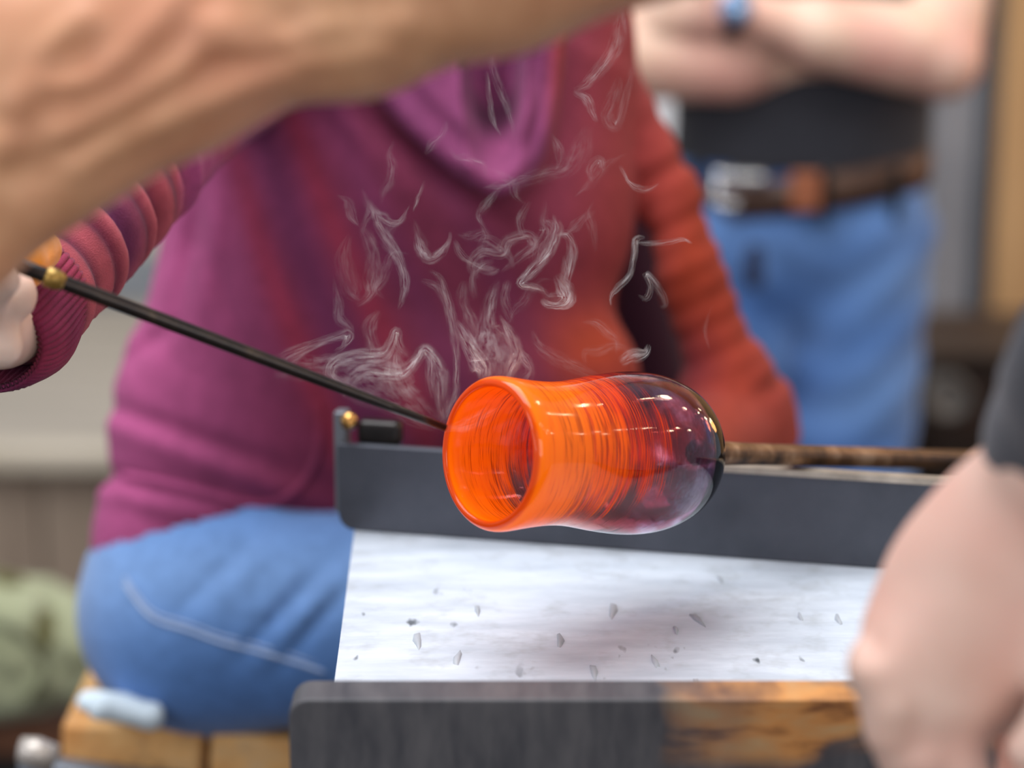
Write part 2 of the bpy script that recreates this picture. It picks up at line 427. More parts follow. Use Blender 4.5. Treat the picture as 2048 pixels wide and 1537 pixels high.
# far rail: an upright steel plate with rounded lower corner
m = Mat('blued_steel'); v = m.coords(); f = m.noise(v, 14, 5, .6); f2 = m.noise(m.coords((.3, 1, 3)), 120, 3)
m.pbr(m.ramp(f, [(.3, lin(66, 69, 77)), (.72, lin(86, 88, 97))]), m.math('MULTIPLY_ADD', f, .3, .32), .35, m.bump(f2, .08, .001)); steel = m.m
def plate(name, mat, p0, d, length, z0, z1, thick, rad, parent, top_r=False, n=6):
    """upright plate from p0 along d; its left end has rounded corners"""
    pts = []
    def arc(cx, cz, a0, a1):
        for k in range(n+1):
            a = a0+(a1-a0)*k/n; pts.append((cx+rad*math.cos(a), cz+rad*math.sin(a)))
    pts.append((length, z0)); pts.append((length, z1))
    if top_r: arc(rad, z1-rad, math.pi/2, math.pi)
    else: pts.append((0, z1))
    arc(rad, z0+rad, math.pi, 1.5*math.pi)
    nn = np.array([-d[1], d[0], 0]); V = []
    for off in (0, thick):
        for u, z in pts: V.append((p0[0]+d[0]*u+nn[0]*off, p0[1]+d[1]*u+nn[1]*off, z))
    k = len(pts); F = [tuple(range(k))[::-1], tuple(range(k, 2*k))]+[(i, (i+1) % k, (i+1) % k+k, i+k) for i in range(k)]
    V = np.array(V)
    o = mesh(name, V, F, mat, parent, smooth=False)
    b = o.modifiers.new('b', 'BEVEL'); b.width = .0012; b.segments = 2; b.limit_method = 'ANGLE'
    import bmesh as bm_
    bb = bm_.new(); bb.from_mesh(o.data); bm_.ops.recalc_face_normals(bb, faces=bb.faces); bb.to_mesh(o.data); bb.free()
    return o
RT_Z = .968
p0 = far_l-dirv*.012+np.array([0, 0, 0])
rail = plate('rail', steel, p0, dirv, .96, SH+.0005, RT_Z, .008, .012, bench)
# polished top edge of the far rail, worn by pipes
edge_m = simple('worn_bright_edge', lin(150, 138, 124), lin(205, 192, 175), 30, .35, .6)
nn = np.array([-dirv[1], dirv[0], 0])
for u0, u1 in ((.27, .95),):
    a = p0+dirv*u0; b = p0+dirv*u1; c = [a-nn*.001, b-nn*.001, b+nn*.0095, a+nn*.0095]
    V = [(q[0], q[1], RT_Z-.002) for q in c]+[(q[0], q[1], RT_Z+.0025) for q in c]
    o = mesh('wear_strip', V, [(3, 2, 1, 0), (4, 5, 6, 7), (0, 1, 5, 4), (1, 2, 6, 5), (2, 3, 7, 6), (3, 0, 4, 7)], edge_m, bench, smooth=False)
# end flange and stub on the rail's left end
blk = simple('oily_black_steel', lin(24, 22, 22), lin(52, 46, 42), 18, .3, .5)
fl = p0+nn*.004
M = Matrix.Translation(Vector((fl[0], fl[1], 0))) @ Matrix.Rotation(math.atan2(dirv[1], dirv[0]), 4, 'Z')
box('end_flange', (-.006, .006, SH+.01), (.004, .02, RT_Z+.022), simple('flange_steel', lin(100, 104, 110), lin(130, 134, 140), 12, .4, .4), bench, M, .002)
box('pipe_stop', (.012, .006, RT_Z-.004), (.046, .022, RT_Z+.016), blk, bench, M, .005, 3)
V, F = lathe([(0, .010), (.003, .0098), (.0055, .008), (.0065, .004), (.0065, 0), (0, 0)][::-1], 20)
Mb = Matrix.Translation(Vector((fl[0]+.008, fl[1]+.006, RT_Z+.014))) @ Matrix.Rotation(.9, 4, 'X')
mesh('bolt_head', [Mb @ Vector(q) for q in V], F, simple('brass_bolt', lin(170, 120, 60), lin(215, 165, 95), 12, .2, .9), bench)
# near rail: charred board with worn wooden patch
m = Mat('charred_board'); v = m.coords((1, 1, 1)); vs = m.coords((5, 1, 1.2), (0, .5, 0))
f = m.noise(vs, 16, 5, .6); fm = m.noise(v, 10, 2, .5); fg = m.noise(m.coords((2, 1, 9), (0, .35, 0)), 12, 4)
sep = m.n('ShaderNodeSeparateXYZ'); tc = m.n('ShaderNodeTexCoord'); m.l(tc.outputs['Object'], sep.inputs[0])
char = m.ramp(f, [(.3, lin(58, 58, 63)), (.72, lin(88, 86, 88))])
wood = m.ramp(fg, [(.35, lin(120, 74, 42)), (.5, lin(206, 142, 78)), (.7, lin(196, 160, 112))])
edge = m.math('ADD', sep.outputs[0], m.math('MULTIPLY', m.math('SUBTRACT', fm, .5), .30))
# bare wood begins 0.22 m along from the left end of the board (object x -0.21)
XW = PY(1370, 1450, 1.21)[0]-.45
mask = m.ramp(m.math('MULTIPLY', m.math('SUBTRACT', edge, XW), 9), [(0, (0, 0, 0)), (.9, (1, 1, 1))])
depthm = m.ramp(m.math('ADD', m.math('MULTIPLY', m.math('SUBTRACT', sep.outputs[2], .895), 25), m.math('MULTIPLY', m.math('SUBTRACT', fm, .45), 1.6)), [(0, (0, 0, 0)), (.35, (1, 1, 1))])
crack = m.ramp(fm, [(.40, (1, 1, 1)), (.48, (.1, .1, .1)), (.53, (1, 1, 1))])
mask = m.math('MULTIPLY', m.math('MULTIPLY', mask, depthm), crack)
m.pbr(m.mixc(mask, char, wood), .5, 0, m.bump(f, .25, .002)); charm = m.m
NY = A1[1]-.075; nz = PY(640, 1400, NY)[2]; nx = PY(578, 1480, NY)[0]
plate('near_rail', charm, np.array([nx, NY, 0]), np.array([1., 0, 0]), 1.05, nz-.16, nz, .03, .012, bench, True)
legm = simple('leg_steel', lin(54, 54, 58), lin(74, 72, 72), 10, .5, .4)
for x, y in ((nx+.12, NY+.05), (.75, NY+.05), (.06, far_l[1]-.06), (.75, end_f[1]-.02)):
    box('leg', (x-.02, y-.02, 0), (x+.02, y+.02, SH-.012), legm, bench, bev=.003)
for y in (NY+.05,): box('cross_bar', (nx+.12, y-.012, .25), (.75, y+.012, .29), legm, bench, bev=.002)

# ------------------------------------------------------------------ wooden seat at the left
SY = 1.86
seat = empty('wooden_seat', (-.36, 1.95, 0))
SEATDROP = 1
tag(seat, 'thick worn wooden seat on a grey steel frame under the sitter', 'seat')
m = Mat('seat_wood'); v = m.coords((1, 1, 1)); f = m.noise(v, 20, 5, .65); f2 = m.noise(v, 60, 3, .7); fb = m.noise(v, 6, 2)
col = m.ramp(f, [(.3, lin(206, 140, 74)), (.55, lin(232, 178, 112)), (.75, lin(214, 180, 138))])
col = m.mixc(m.math('MULTIPLY', m.ramp(f2, [(.5, (0, 0, 0)), (.75, (1, 1, 1))]), m.ramp(fb, [(.4, (0, 0, 0)), (.7, (1, 1, 1))])), col, lin(112, 92, 78))
m.pbr(col, .65, 0, m.bump(f2, .3, .002)); sw = m.m
def SYp(px, py): return PY(px, py, SY)
sl, sg, sr = SYp(122, 1440), SYp(414, 1460), SYp(720, 1470)
SZ = SYp(280, 1447)[2]
tilt = Matrix.Translation(Vector((sl[0], SY, SZ))) @ Matrix.Rotation(math.radians(4.2), 4, 'Y')
box('plank', (0, 0, -.055), (sg[0]-sl[0]-.003, .24, 0), sw, seat, tilt, .006)
box('plank', (sg[0]-sl[0]+.003, 0, -.058), (sr[0]-sl[0], .24, 0), sw, seat, tilt, .006)
grey = simple('galvanised_angle', lin(104, 110, 120), lin(136, 142, 150), 12, .45, .5)
box('frame_rail', (-.03, -.028, -.058), (.42, -.0015, -.030), grey, seat, tilt @ Matrix.Rotation(math.radians(4), 4, 'Y'), .004)
e0 = SYp(62, 1505)
tube('frame_end', [P(40, 1500, 1.90), P(70, 1505, 1.9), P(110, 1518, 1.9)], [.011, .013, .012], simple('bright_tube', lin(170, 160, 150), lin(210, 200, 190), 20, .35, .4), seat)
for x, y in ((-.33, 1.90), (-.33, 2.06), (-.16, 1.90), (-.16, 2.06)):
    box('leg', (x-.015, y-.015, 0), (x+.015, y+.015, SZ-.07), grey, seat, bev=.002)
# white folded cloth tucked beside the sitter
b = Body(); b.limb(P(180, 1402, 1.98), P(292, 1420, 1.99), .012, .016, flat=((0, 0, 1), .8)); b.limb(P(200, 1412, 1.95), P(300, 1434, 1.97), .012, .012, k=.01)
b.warp = lambda p: vnoise(p, 110)*.0015
V, F = b.build(.003)
o = mesh('folded_cloth', V, F, plain_cloth, None, P(240, 1430, 1.97), col=np.tile(lin(214, 228, 236)[:3], (len(V), 1))); tag(o, 'small white folded cloth on the seat end beside the blue jeans', 'cloth')

# olive bag on the floor behind, at the left edge
b = Body()
b.chain([P(-240, 1330, 2.95), P(-20, 1290, 2.95), P(190, 1310, 2.98)], [.085, .085, .06], k=.05, flat=((0, 1, 0), .8))
b.limb(P(-150, 1250, 2.95), P(90, 1235, 2.97), .05, .04, k=.05); b.limb(P(-200, 1420, 2.9), P(120, 1370, 2.95), .03, .03, k=.04)
b.warp = lambda p: vnoise(p, 32, 1)*.008+vnoise(p, 75, 2)*.004
V, F = b.build(.006); px, py, _ = pix(V)
n1 = vnoise(V, 22, 3)[:, None]*.5+.5; n2 = (vnoise(V, 40, 5)[:, None] > .38)
cc = np.array(lin(158, 160, 122)[:3])*(1-n1)+np.array(lin(176, 180, 146)[:3])*n1; cc = np.where(n2, np.array(lin(96, 92, 52)[:3]), cc)
bag = mesh('rucksack', V, F, plain_cloth, None, P(0, 1400, 2.95), col=cc); tag(bag, 'slumped olive green cloth rucksack at the left edge behind the seat', 'bag')
bz = V[:, 2].min()
c0 = P(-20, 1300, 2.9)
tube('strap', spline([P(-100, 1260, 2.85), P(10, 1250, 2.84), P(90, 1330, 2.87), P(60, 1400, 2.9)], 20), .006, simple('strap_green', lin(108, 112, 84), lin(128, 130, 100), 10), bag)
ch = empty('tool_chest', (c0[0], 3.0, 0)); tag(ch, 'black tool chest with a rust-brown top holding the olive rucksack', 'chest')
box('body', (c0[0]-.5, 2.78, 0), (c0[0]+.26, 3.2, bz-.05), simple('black_enamel', lin(22, 20, 20), lin(44, 36, 30), 5, .5), ch, bev=.008)
box('lid', (c0[0]-.51, 2.76, bz-.05), (c0[0]+.27, 3.22, bz+.004), simple('rusty_lid', lin(90, 46, 28), lin(128, 84, 58), 7, .6), ch, bev=.008)
for dx in (-.40, .1): box('latch', (c0[0]+dx, 2.745, bz-.09), (c0[0]+dx+.04, 2.765, bz-.03), grey, ch, bev=.002)

# ------------------------------------------------------------------ vase and blowpipe
TH = math.radians(48)
mc = P(975, 908, 1.425); tl = P(1433, 905, 1.425+.150*1/math.tan(TH))
ax = (tl-mc); ax /= np.linalg.norm(ax)
outer = [(.0445, .000), (.0470, .0012), (.0490, .0042), (.0496, .008), (.0494, .013), (.0487, .020), (.0477, .030), (.0470, .040), (.0467, .050), (.0470, .060), (.0480, .070), (.0496, .080), (.0513, .090), (.0530, .102), (.0542, .114), (.0546, .126), (.0540, .138), (.0522, .149), (.0490, .160), (.0445, .169), (.038, .177), (.030, .183), (.020, .187), (.010, .189), (.0001, .1895)]
inner = [(.0001, .182), (.012, .1815), (.022, .179), (.032, .174), (.040, .167), (.0455, .158), (.0487, .148), (.0505, .137), (.0510, .126), (.0506, .114), (.0495, .102), (.0480, .090), (.0462, .080), (.0446, .070), (.0435, .060), (.0431, .050), (.0431, .040), (.0433, .030), (.0433, .020), (.0430, .013), (.0424, .008), (.0422, .0045), (.0428, .0015), (.0438, .0003)]
def refine(a, k=3):
    a = np.array(a); n = len(a); return spline(a, (n-1)*k+1)
prof = np.vstack([refine(outer), refine(inner)]); prof[:, 0] = np.maximum(prof[:, 0], .0001)
V, F = lathe(prof, 128); nP = len(prof)
F = F+[((nP-1)*128+k, (nP-1)*128+(k+1) % 128, (k+1) % 128, k) for k in range(128)]
V = V*np.array([1, 1, 1])
m = Mat('threaded_hot_glass')
tc = m.n('ShaderNodeTexCoord'); sep = m.n('ShaderNodeSeparateXYZ'); m.l(tc.outputs['Object'], sep.inputs[0]); Z = sep.outputs[2]
vs = m.coords((5, 5, 150)); vl = m.coords((9, 9, 60)); vw = m.coords((14, 14, 30))
st = m.noise(vs, 1.6, 4, .65); st2 = m.noise(vs, 4.5, 3, .7); lo_ = m.noise(vl, 1.0, 2, .5); warp = m.noise(vw, 1.2, 2)
Zw = m.math('ADD', Z, m.math('MULTIPLY', m.math('SUBTRACT', warp, .5), .055))
lowside = m.ramp(m.math('MULTIPLY', sep.outputs[1], -12), [(.1, (0, 0, 0)), (.58, (1, 1, 1))])
Zfar = m.ramp(m.math('MULTIPLY', Z, 5), [(.10, (0, 0, 0)), (.26, (1, 1, 1))])
mask = m.ramp(m.math('MULTIPLY', Zw, 5), [(0, (1, 1, 1)), (.16, (1, 1, 1)), (.31, (.72,)*3), (.46, (.50,)*3), (.60, (.16,)*3), (.72, (0, 0, 0))])
ss = m.math('ADD', m.math('MULTIPLY', m.math('SUBTRACT', st, .5), 1.5), m.math('MULTIPLY', m.math('SUBTRACT', st2, .5), .9))
fac = m.n('ShaderNodeMapRange', interpolation_type='SMOOTHSTEP'); m.l(m.math('ADD', m.math('SUBTRACT', mask, m.math('MULTIPLY', m.math('MULTIPLY', lowside, Zfar), .55)), ss), fac.inputs[0]); fac.inputs[1].default_value = .32; fac.inputs[2].default_value = .78
rim_k = m.ramp(m.math('MULTIPLY', Z, 5), [(.04, (1, 1, 1)), (.16, (0, 0, 0))])
fac = m.math('MAXIMUM', fac.outputs[0], m.math('MULTIPLY', rim_k, .9))
ocol = m.ramp(m.math('MULTIPLY', Zw, 5), [(0, (1, .24, .004)), (.22, (1, .22, .003)), (.40, (.85, .075, .004)), (.62, (.5, .012, .006))])
dark = m.ramp(st2, [(.36, (.32, .14, .12)), (.52, (1, 1, 1))])
dm = m.ramp(m.math('MULTIPLY', Z, 5), [(.02, (0, 0, 0)), (.13, (1, 1, 1))])
ocol = m.mixc(m.math('MULTIPLY', dm, .8), ocol, m.mixc(1.0, ocol, dark, 'MULTIPLY'))
ocol = m.mixc(m.ramp(m.math('MULTIPLY', Z, 5), [(.006, (.8, .8, .8)), (.016, (0, 0, 0))]), ocol, (.55, .035, .004, 1))
gl = m.ramp(m.math('MULTIPLY', Z, 5), [(0, (1, .42, .16)), (.30, (.95, .30, .20)), (.5, (.72, .13, .17)), (.72, (.44, .10, .22)), (.92, (.28, .12, .30))])
bst = m.ramp(m.math('MULTIPLY', Z, 5), [(.45, (.10,)*3), (.62, (.025,)*3)])
hb = m.bump(m.math('ADD', m.math('MULTIPLY', st, .7), m.math('MULTIPLY', warp, .8)), .09, .0016)
og = m.pbr(ocol, .12, 0, m.bump(st, .05, .0008)); og.inputs['Emission Strength'].default_value = .30; m.l(ocol, og.inputs['Emission Color']); og.inputs['Specular IOR Level'].default_value = .3; og.inputs['Coat Weight'].default_value = .35; og.inputs['Coat Roughness'].default_value = .03
tr = m.n('ShaderNodeBsdfTranslucent'); m.l(ocol, tr.inputs[0])
mx0 = m.n('ShaderNodeMixShader'); mx0.inputs[0].default_value = .42; m.l(og.outputs[0], mx0.inputs[1]); m.l(tr.outputs[0], mx0.inputs[2])
m.l(bst, hb.node.inputs['Strength'])
blot = m.noise(m.coords((26, 26, 44)), 1.0, 4, .7)
gl = m.mixc(m.math('MULTIPLY', m.ramp(blot, [(.47, (0, 0, 0)), (.60, (1, 1, 1))]), m.ramp(m.math('MULTIPLY', Z, 5), [(.46, (0, 0, 0)), (.6, (1, 1, 1))])), gl, (.90, .74, .96, 1))
gg = m.pbr(gl, .02, 0, hb); gg.inputs['Transmission Weight'].default_value = 1; gg.inputs['IOR'].default_value = 1.5
mx = m.n('ShaderNodeMixShader'); m.l(fac, mx.inputs[0]); m.l(gg.outputs[0], mx.inputs[1]); m.l(mx0.outputs[0], mx.inputs[2])
m.l(mx.outputs[0], m.out.inputs[0])
me_o = mesh('glass_vase', V, F, m.m, None, (0, 0, 0))
q = Vector(ax).to_track_quat('Z', 'Y'); me_o.rotation_mode = 'QUATERNION'; me_o.rotation_quaternion = q; me_o.location = tuple(mc)
tag(me_o, 'orange-mouthed hand-blown glass vase fading to purple on the blowpipe end', 'vase')
# blowpipe
m = Mat('rusty_pipe'); v = m.coords((1, 1, 1)); f = m.noise(v, 38, 4, .6); f2 = m.noise(v, 12, 2)
col = m.ramp(f, [(.3, lin(52, 38, 28)), (.5, lin(128, 92, 62)), (.72, lin(186, 152, 122))])
m.pbr(m.mixc(m.ramp(f2, [(.4, (0, 0, 0)), (.62, (1, 1, 1))]), col, lin(70, 48, 34)), .35, .5, m.bump(f, .2, .001)); rust = m.m
vend = mc+ax*.1890
pend = P(1960, 921, 1.795); pa = (pend-vend)/np.linalg.norm(pend-vend)
zr = None
bp = empty('blowpipe', tuple(vend)); tag(bp, 'rust-brown steel blowpipe resting on the far rail behind the vase', 'blowpipe')
tube('pipe', [vend+pa*t for t in (.0005, .012, .03, .06, .5, 1.1)], [.0095, .0092, .0084, .0078, .0076, .0076], rust, bp, 24)
tube('grip', [vend+pa*t for t in (1.1, 1.12, 1.35, 1.36)], [.0076, .0095, .0095, .006], simple('grip_dark', lin(40, 36, 34), lin(60, 54, 50), 20), bp, 24)

# ------------------------------------------------------------------ the shaping tool
m = Mat('tool_steel'); v = m.coords((1, 1, 1)); f = m.noise(v, 55, 5, .65); sepz = m.n('ShaderNodeSeparateXYZ'); tc = m.n('ShaderNodeTexCoord'); m.l(tc.outputs['Object'], sepz.inputs[0])
col = m.ramp(f, [(.35, lin(34, 29, 27)), (.6, lin(66, 52, 42)), (.8, lin(110, 92, 70))])
wm = m.ramp(m.math('MULTIPLY', m.math('ADD', sepz.outputs[0], .28), 5), [(0, lin(150, 112, 60)), (.5, lin(70, 58, 48)), (1, lin(40, 36, 36))])
m.pbr(m.mixc(.6, col, wm), .28, .6, m.bump(f, .3, .001)); tool_m = m.m
t0, t1 = P(96, 553, 1.34), P(892, 856, 1.405)
tool = empty('shaping_rod', tuple(t0)); tag(tool, 'long dark tapered steel shaping rod reaching from the hand to the vase mouth', 'rod')
tp = [t0+(t1-t0)*t for t in (-.22, 0, .1, .3, .6, .85, 1)]
tube('shaft', tp, [.0047, .0047, .0047, .0045, .0039, .0029, .0022], tool_m, tool, 16)
tube('collar', [t0+(t1-t0)*t for t in (-.008, -.004, .02, .03, .04)], [.0047, .0064, .0064, .0056, .0047], simple('brassy_collar', lin(120, 92, 40), lin(176, 140, 70), 50, .35, .6), tool, 16)
V, F = tube_vf([t0+(t1-t0)*t+np.array([0, 0, -.0030]) for t in (.3, .6, .95)], [.0016, .0016, .0009], 8)

# ------------------------------------------------------------------ sitter in the dyed hoodie
S = 2.05/FPX
D0 = 2.07
FL = (tuple(FW), .56)
def dye(V):  # dye pattern, with some shade painted into it
    px, py, d = pix(V)
    u = (px-180)/1400+(py-500)/9000+vnoise(V, 9, 1)*.025
    key = [(0, (176, 82, 130)), (.12, (172, 80, 126)), (.22, (140, 62, 100)), (.32, (118, 46, 76)), (.45, (108, 40, 64)), (.58, (116, 46, 68)), (.66, (138, 56, 74)), (.72, (150, 58, 62)), (.80, (160, 62, 52)), (.86, (142, 50, 28)), (.97, (150, 54, 34)), (1.05, (160, 62, 52)), (1.2, (150, 62, 60))]
    ks = [k for k, _ in key]; cs = np.array([lin(*c)[:3] for _, c in key])
    out = np.stack([np.interp(u, ks, cs[:, i]) for i in range(3)], 1)
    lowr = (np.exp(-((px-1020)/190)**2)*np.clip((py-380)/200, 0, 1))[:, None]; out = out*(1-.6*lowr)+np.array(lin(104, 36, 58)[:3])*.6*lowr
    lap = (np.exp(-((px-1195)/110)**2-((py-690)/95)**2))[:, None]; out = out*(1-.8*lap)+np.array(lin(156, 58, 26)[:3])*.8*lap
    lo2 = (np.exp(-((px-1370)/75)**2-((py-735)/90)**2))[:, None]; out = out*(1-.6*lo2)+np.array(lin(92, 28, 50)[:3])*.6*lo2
    # slanting stripes of the tie-dye, red and violet
    s = px-.42*(py-200)+vnoise(V, 14, 2)*26
    g = lambda c, w_: np.exp(-((s-c)/w_)**2)[:, None]
    red = np.array(lin(158, 44, 56)[:3]); vio = np.array(lin(84, 40, 84)[:3])
    out = out*(1-.42*g(400, 34))+red*.42*g(400, 34)
    out = out*(1-.38*g(560, 30))+red*.38*g(560, 30)
    out = out*(1-.35*g(480, 40))+vio*.35*g(480, 40)
    out = out*(1-.25*g(660, 40))+vio*.25*g(660, 40)
    out = out*(1-.2*g(830, 40))+vio*.2*g(830, 40)
    a = (Wr-El)/np.linalg.norm(Wr-El); s_ = (V-El)@a; q = V@np.array([.9, -.3, .4]); w_ = (np.clip((380-px)/30, 0, 1)*np.clip((1.80-d)/.06, 0, 1))[:, None]
    b_ = (np.sin(s_*235+6*np.sin(q*22)+1.2*np.sin(q*47+1)-.6)*.5+.5)[:, None]; v_ = (np.exp(-((s_-.15+.25*(q-np.median(q)))/.012)**2))[:, None]  # fold shading painted in: lighter crests, darker creases
    sl = np.array(lin(98, 30, 54)[:3])*(1-b_)+np.array(lin(178, 84, 94)[:3])*b_; sl = sl*(1-.7*v_)+vio*.7*v_
    out = out*(1-w_)+sl*w_
    k_ = (np.clip((d-2.17)/.05, 0, 1)*np.clip((px-1180)/60, 0, 1)*np.clip((py-300)/90, 0, 1))[:, None]       # shade in the gap beside the arm, painted dark maroon
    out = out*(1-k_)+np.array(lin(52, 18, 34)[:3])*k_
    return np.clip(out, 0, 1)
base_A = np.array([-.22, 2.05, 0])
Wr, El, Sh = P(0, 640, 1.44), P(318, 292, 1.67), P(500, 110, 1.97)
ShL, ElL, WrL = P(1175, 160, 2.10), P(1470, 850, 2.10), P(1330, 960, 1.86)
bA = Body()
bA.chain([P(420, 1180, D0), P(540, 860, D0), P(800, 450, D0), P(860, 120, D0)], [.085, .10, .14, .13], k=.05, flat=FL)
neck = P(930, -140, 2.08); head = P(950, -420, 2.03)
bA.limb(P(880, 60, D0), neck, .06, .05, k=.04); bA.limb(P(950, -300, 2.03), head, .065, .078, k=.03)
bA.limb(P(948, -360, 1.955), P(948, -345, 1.945), .012, .013, k=.02)
bA.chain([P(700, 130, 2.05), Sh, El, Wr], [.05, .045, .035, .027], k=.03)
bA.chain([P(1000, 120, 2.08), ShL, P(1340, 400, 2.09), P(1385, 560, 2.07), ElL, WrL], [.05, .030, .022, .022, .030, .024], k=.03)
kn, an = P(1180, 1250, 1.98), P(1120, 2350, 2.15)
hipL, hipR = P(400, 1240, 2.06), P(450, 1240, 2.18)
knR = P(1000, 1300, 2.25); 
def foot(x, y): return [np.array([x, y, .42]), np.array([x, y+.0, .08]), np.array([x+.05, y-.12, .035])]
bA.chain([hipL, kn]+foot(.10, 2.0)[1:], [.08, .055, .036, .03], k=.03)
bA.chain([hipR, knR]+foot(.02, 2.35)[1:], [.08, .055, .036, .03], k=.03)
# right hand closed round the tool: wrist at the cuff, palm, thumb and four bent fingers
palm = P(-75, 612, 1.375)
bA.chain([Wr, P(-35, 640, 1.41), palm], [.027, .026, .024], k=.02)
bA.limb(P(-20, 600, 1.385), P(22, 590, 1.375), .018, .0165, k=.012)       # heel of the hand
bA.limb(P(-30, 690, 1.39), P(0, 690, 1.375), .0165, .0145, k=.010)
tdir = (t1-t0)/np.linalg.norm(t1-t0)
grip_c = t0-tdir*.045
for i in range(4):
    c = grip_c-tdir*(.018*i); b0 = palm+np.array([.006-.012*i, 0, .012])
    bA.chain([b0, c+np.array([0, .006, .020]), c+np.array([0, -.016, .010]), c+np.array([0, -.014, -.012])], [.0105, .0095, .0085, .0075], k=.006)
bA.chain([P(-40, 640, 1.38), P(-20, 590, 1.345), P(15, 560, 1.33)], [.013, .0115, .009], k=.008)
# left hand under the pipe
bA.limb(WrL, P(1290, 985, 1.80), .024, .026, k=.02)
pg = vend+pa*.30
V, F = bA.build(.0045); V = relax(V, F, 1)
A = mesh('person', V, F, skin_pale, None, base_A)
tag(A, 'person seated in a purple and red tie-dyed hoodie and blue jeans', 'person')

hood = Body()
def foldmod(p, t): return 0
hood.chain([P(405, 1085, D0), P(545, 850, D0), P(738, 600, D0), P(798, 400, D0), P(850, 110, D0), P(880, -60, 2.09)],
           [226*S, 322*S, 432*S, 468*S, 425*S, 240*S], k=.05, flat=FL)
hood.limb(P(860, 800, 2.02), P(1180, 760, 2.03), .055, .047, k=.06)                        # cloth bunched in the lap
hood.limb(P(1190, 330, 2.30), P(1290, 860, 2.32), .050, .055, k=.02)                     # loose back hem
def arm_folds(p, t):
    a = (Wr-El)/np.linalg.norm(Wr-El); s = (p-El.astype(np.float32))@a.astype(np.float32)
    q = (p@np.array([.9, -.3, .4], np.float32)); ph = s*235+6*np.sin(q*22)+1.2*np.sin(q*47+1)
    saw = np.sin(ph)*.6+np.sin(ph*.53+1.3)*.7+np.sin(ph*1.9+q*30)*.15
    return saw*.0050*np.clip((s+.06)*12, 0, 1)*np.clip((.245-s)*16, .25, 1)
hood.chain([P(720, 130, 2.05), Sh], [.07, .062], k=.04)
hood.limb(Sh, El, .058, .041, k=.02)
cuff_c = Wr+(Wr-El)/np.linalg.norm(Wr-El)*.004
hood.limb(El, P(48, 600, 1.475), .042, .042, k=.012, mod=arm_folds)
def armL(p, t):
    a = (ElL-ShL)/np.linalg.norm(ElL-ShL); s = (p-ShL.astype(np.float32))@a.astype(np.float32); q = p@np.array([.5, .3, -.8], np.float32)
    return (np.sin(s*95+2.2*np.sin(q*30))*.0028+np.sin(s*210+q*60)*.0012)*np.clip(s*8, 0, 1)
hood.chain([P(1000, 110, 2.08), ShL, P(1340, 400, 2.09), P(1385, 560, 2.07), P(1455, 760, 2.07), ElL], [.09, .046, .029, .028, .039, .050], k=.012, mod=armL)
hood.limb(ElL, P(1340, 955, 1.90), .055, .042, k=.03)
CAV = 1
def cowl_rho(px, py):                   # 0 at the neck, 1 at the edge of the draped collar
    y = np.clip(py, 0, 2000)/388
    L = ((np.clip(990-px, 0, None)/330)**1.4+y**1.4)**(1/1.4); R = ((np.clip(px-990, 0, None)/138)**2.5+y**2.5)**.4
    return np.where(px < 990, L, R)
def cowl_dye_shade(V):
    px, py, d = pix(V)
    base = np.array(lin(158, 78, 122)[:3]); v_ = np.array(lin(98, 44, 84)[:3]); n = (vnoise(V, 24, 8)*.5+.5)[:, None]
    c = base*(1-n*.7)+v_*n*.7
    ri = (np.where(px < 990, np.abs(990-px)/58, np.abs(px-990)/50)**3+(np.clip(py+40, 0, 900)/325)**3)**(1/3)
    neck_shade = (np.clip((1.02-ri)/.12, 0, 1)*np.clip((py-175)/45, 0, 1)*np.clip((330-py)/20, 0, 1))[:, None]; c = c*(1-.85*neck_shade)+np.array(lin(46, 20, 40)[:3])*.85*neck_shade     # shade of the neck hollow, painted dark purple
    r = np.clip((px-1085)/40, 0, 1)[:, None]; return c*(1-r)+np.array(lin(158, 58, 44)[:3])*r
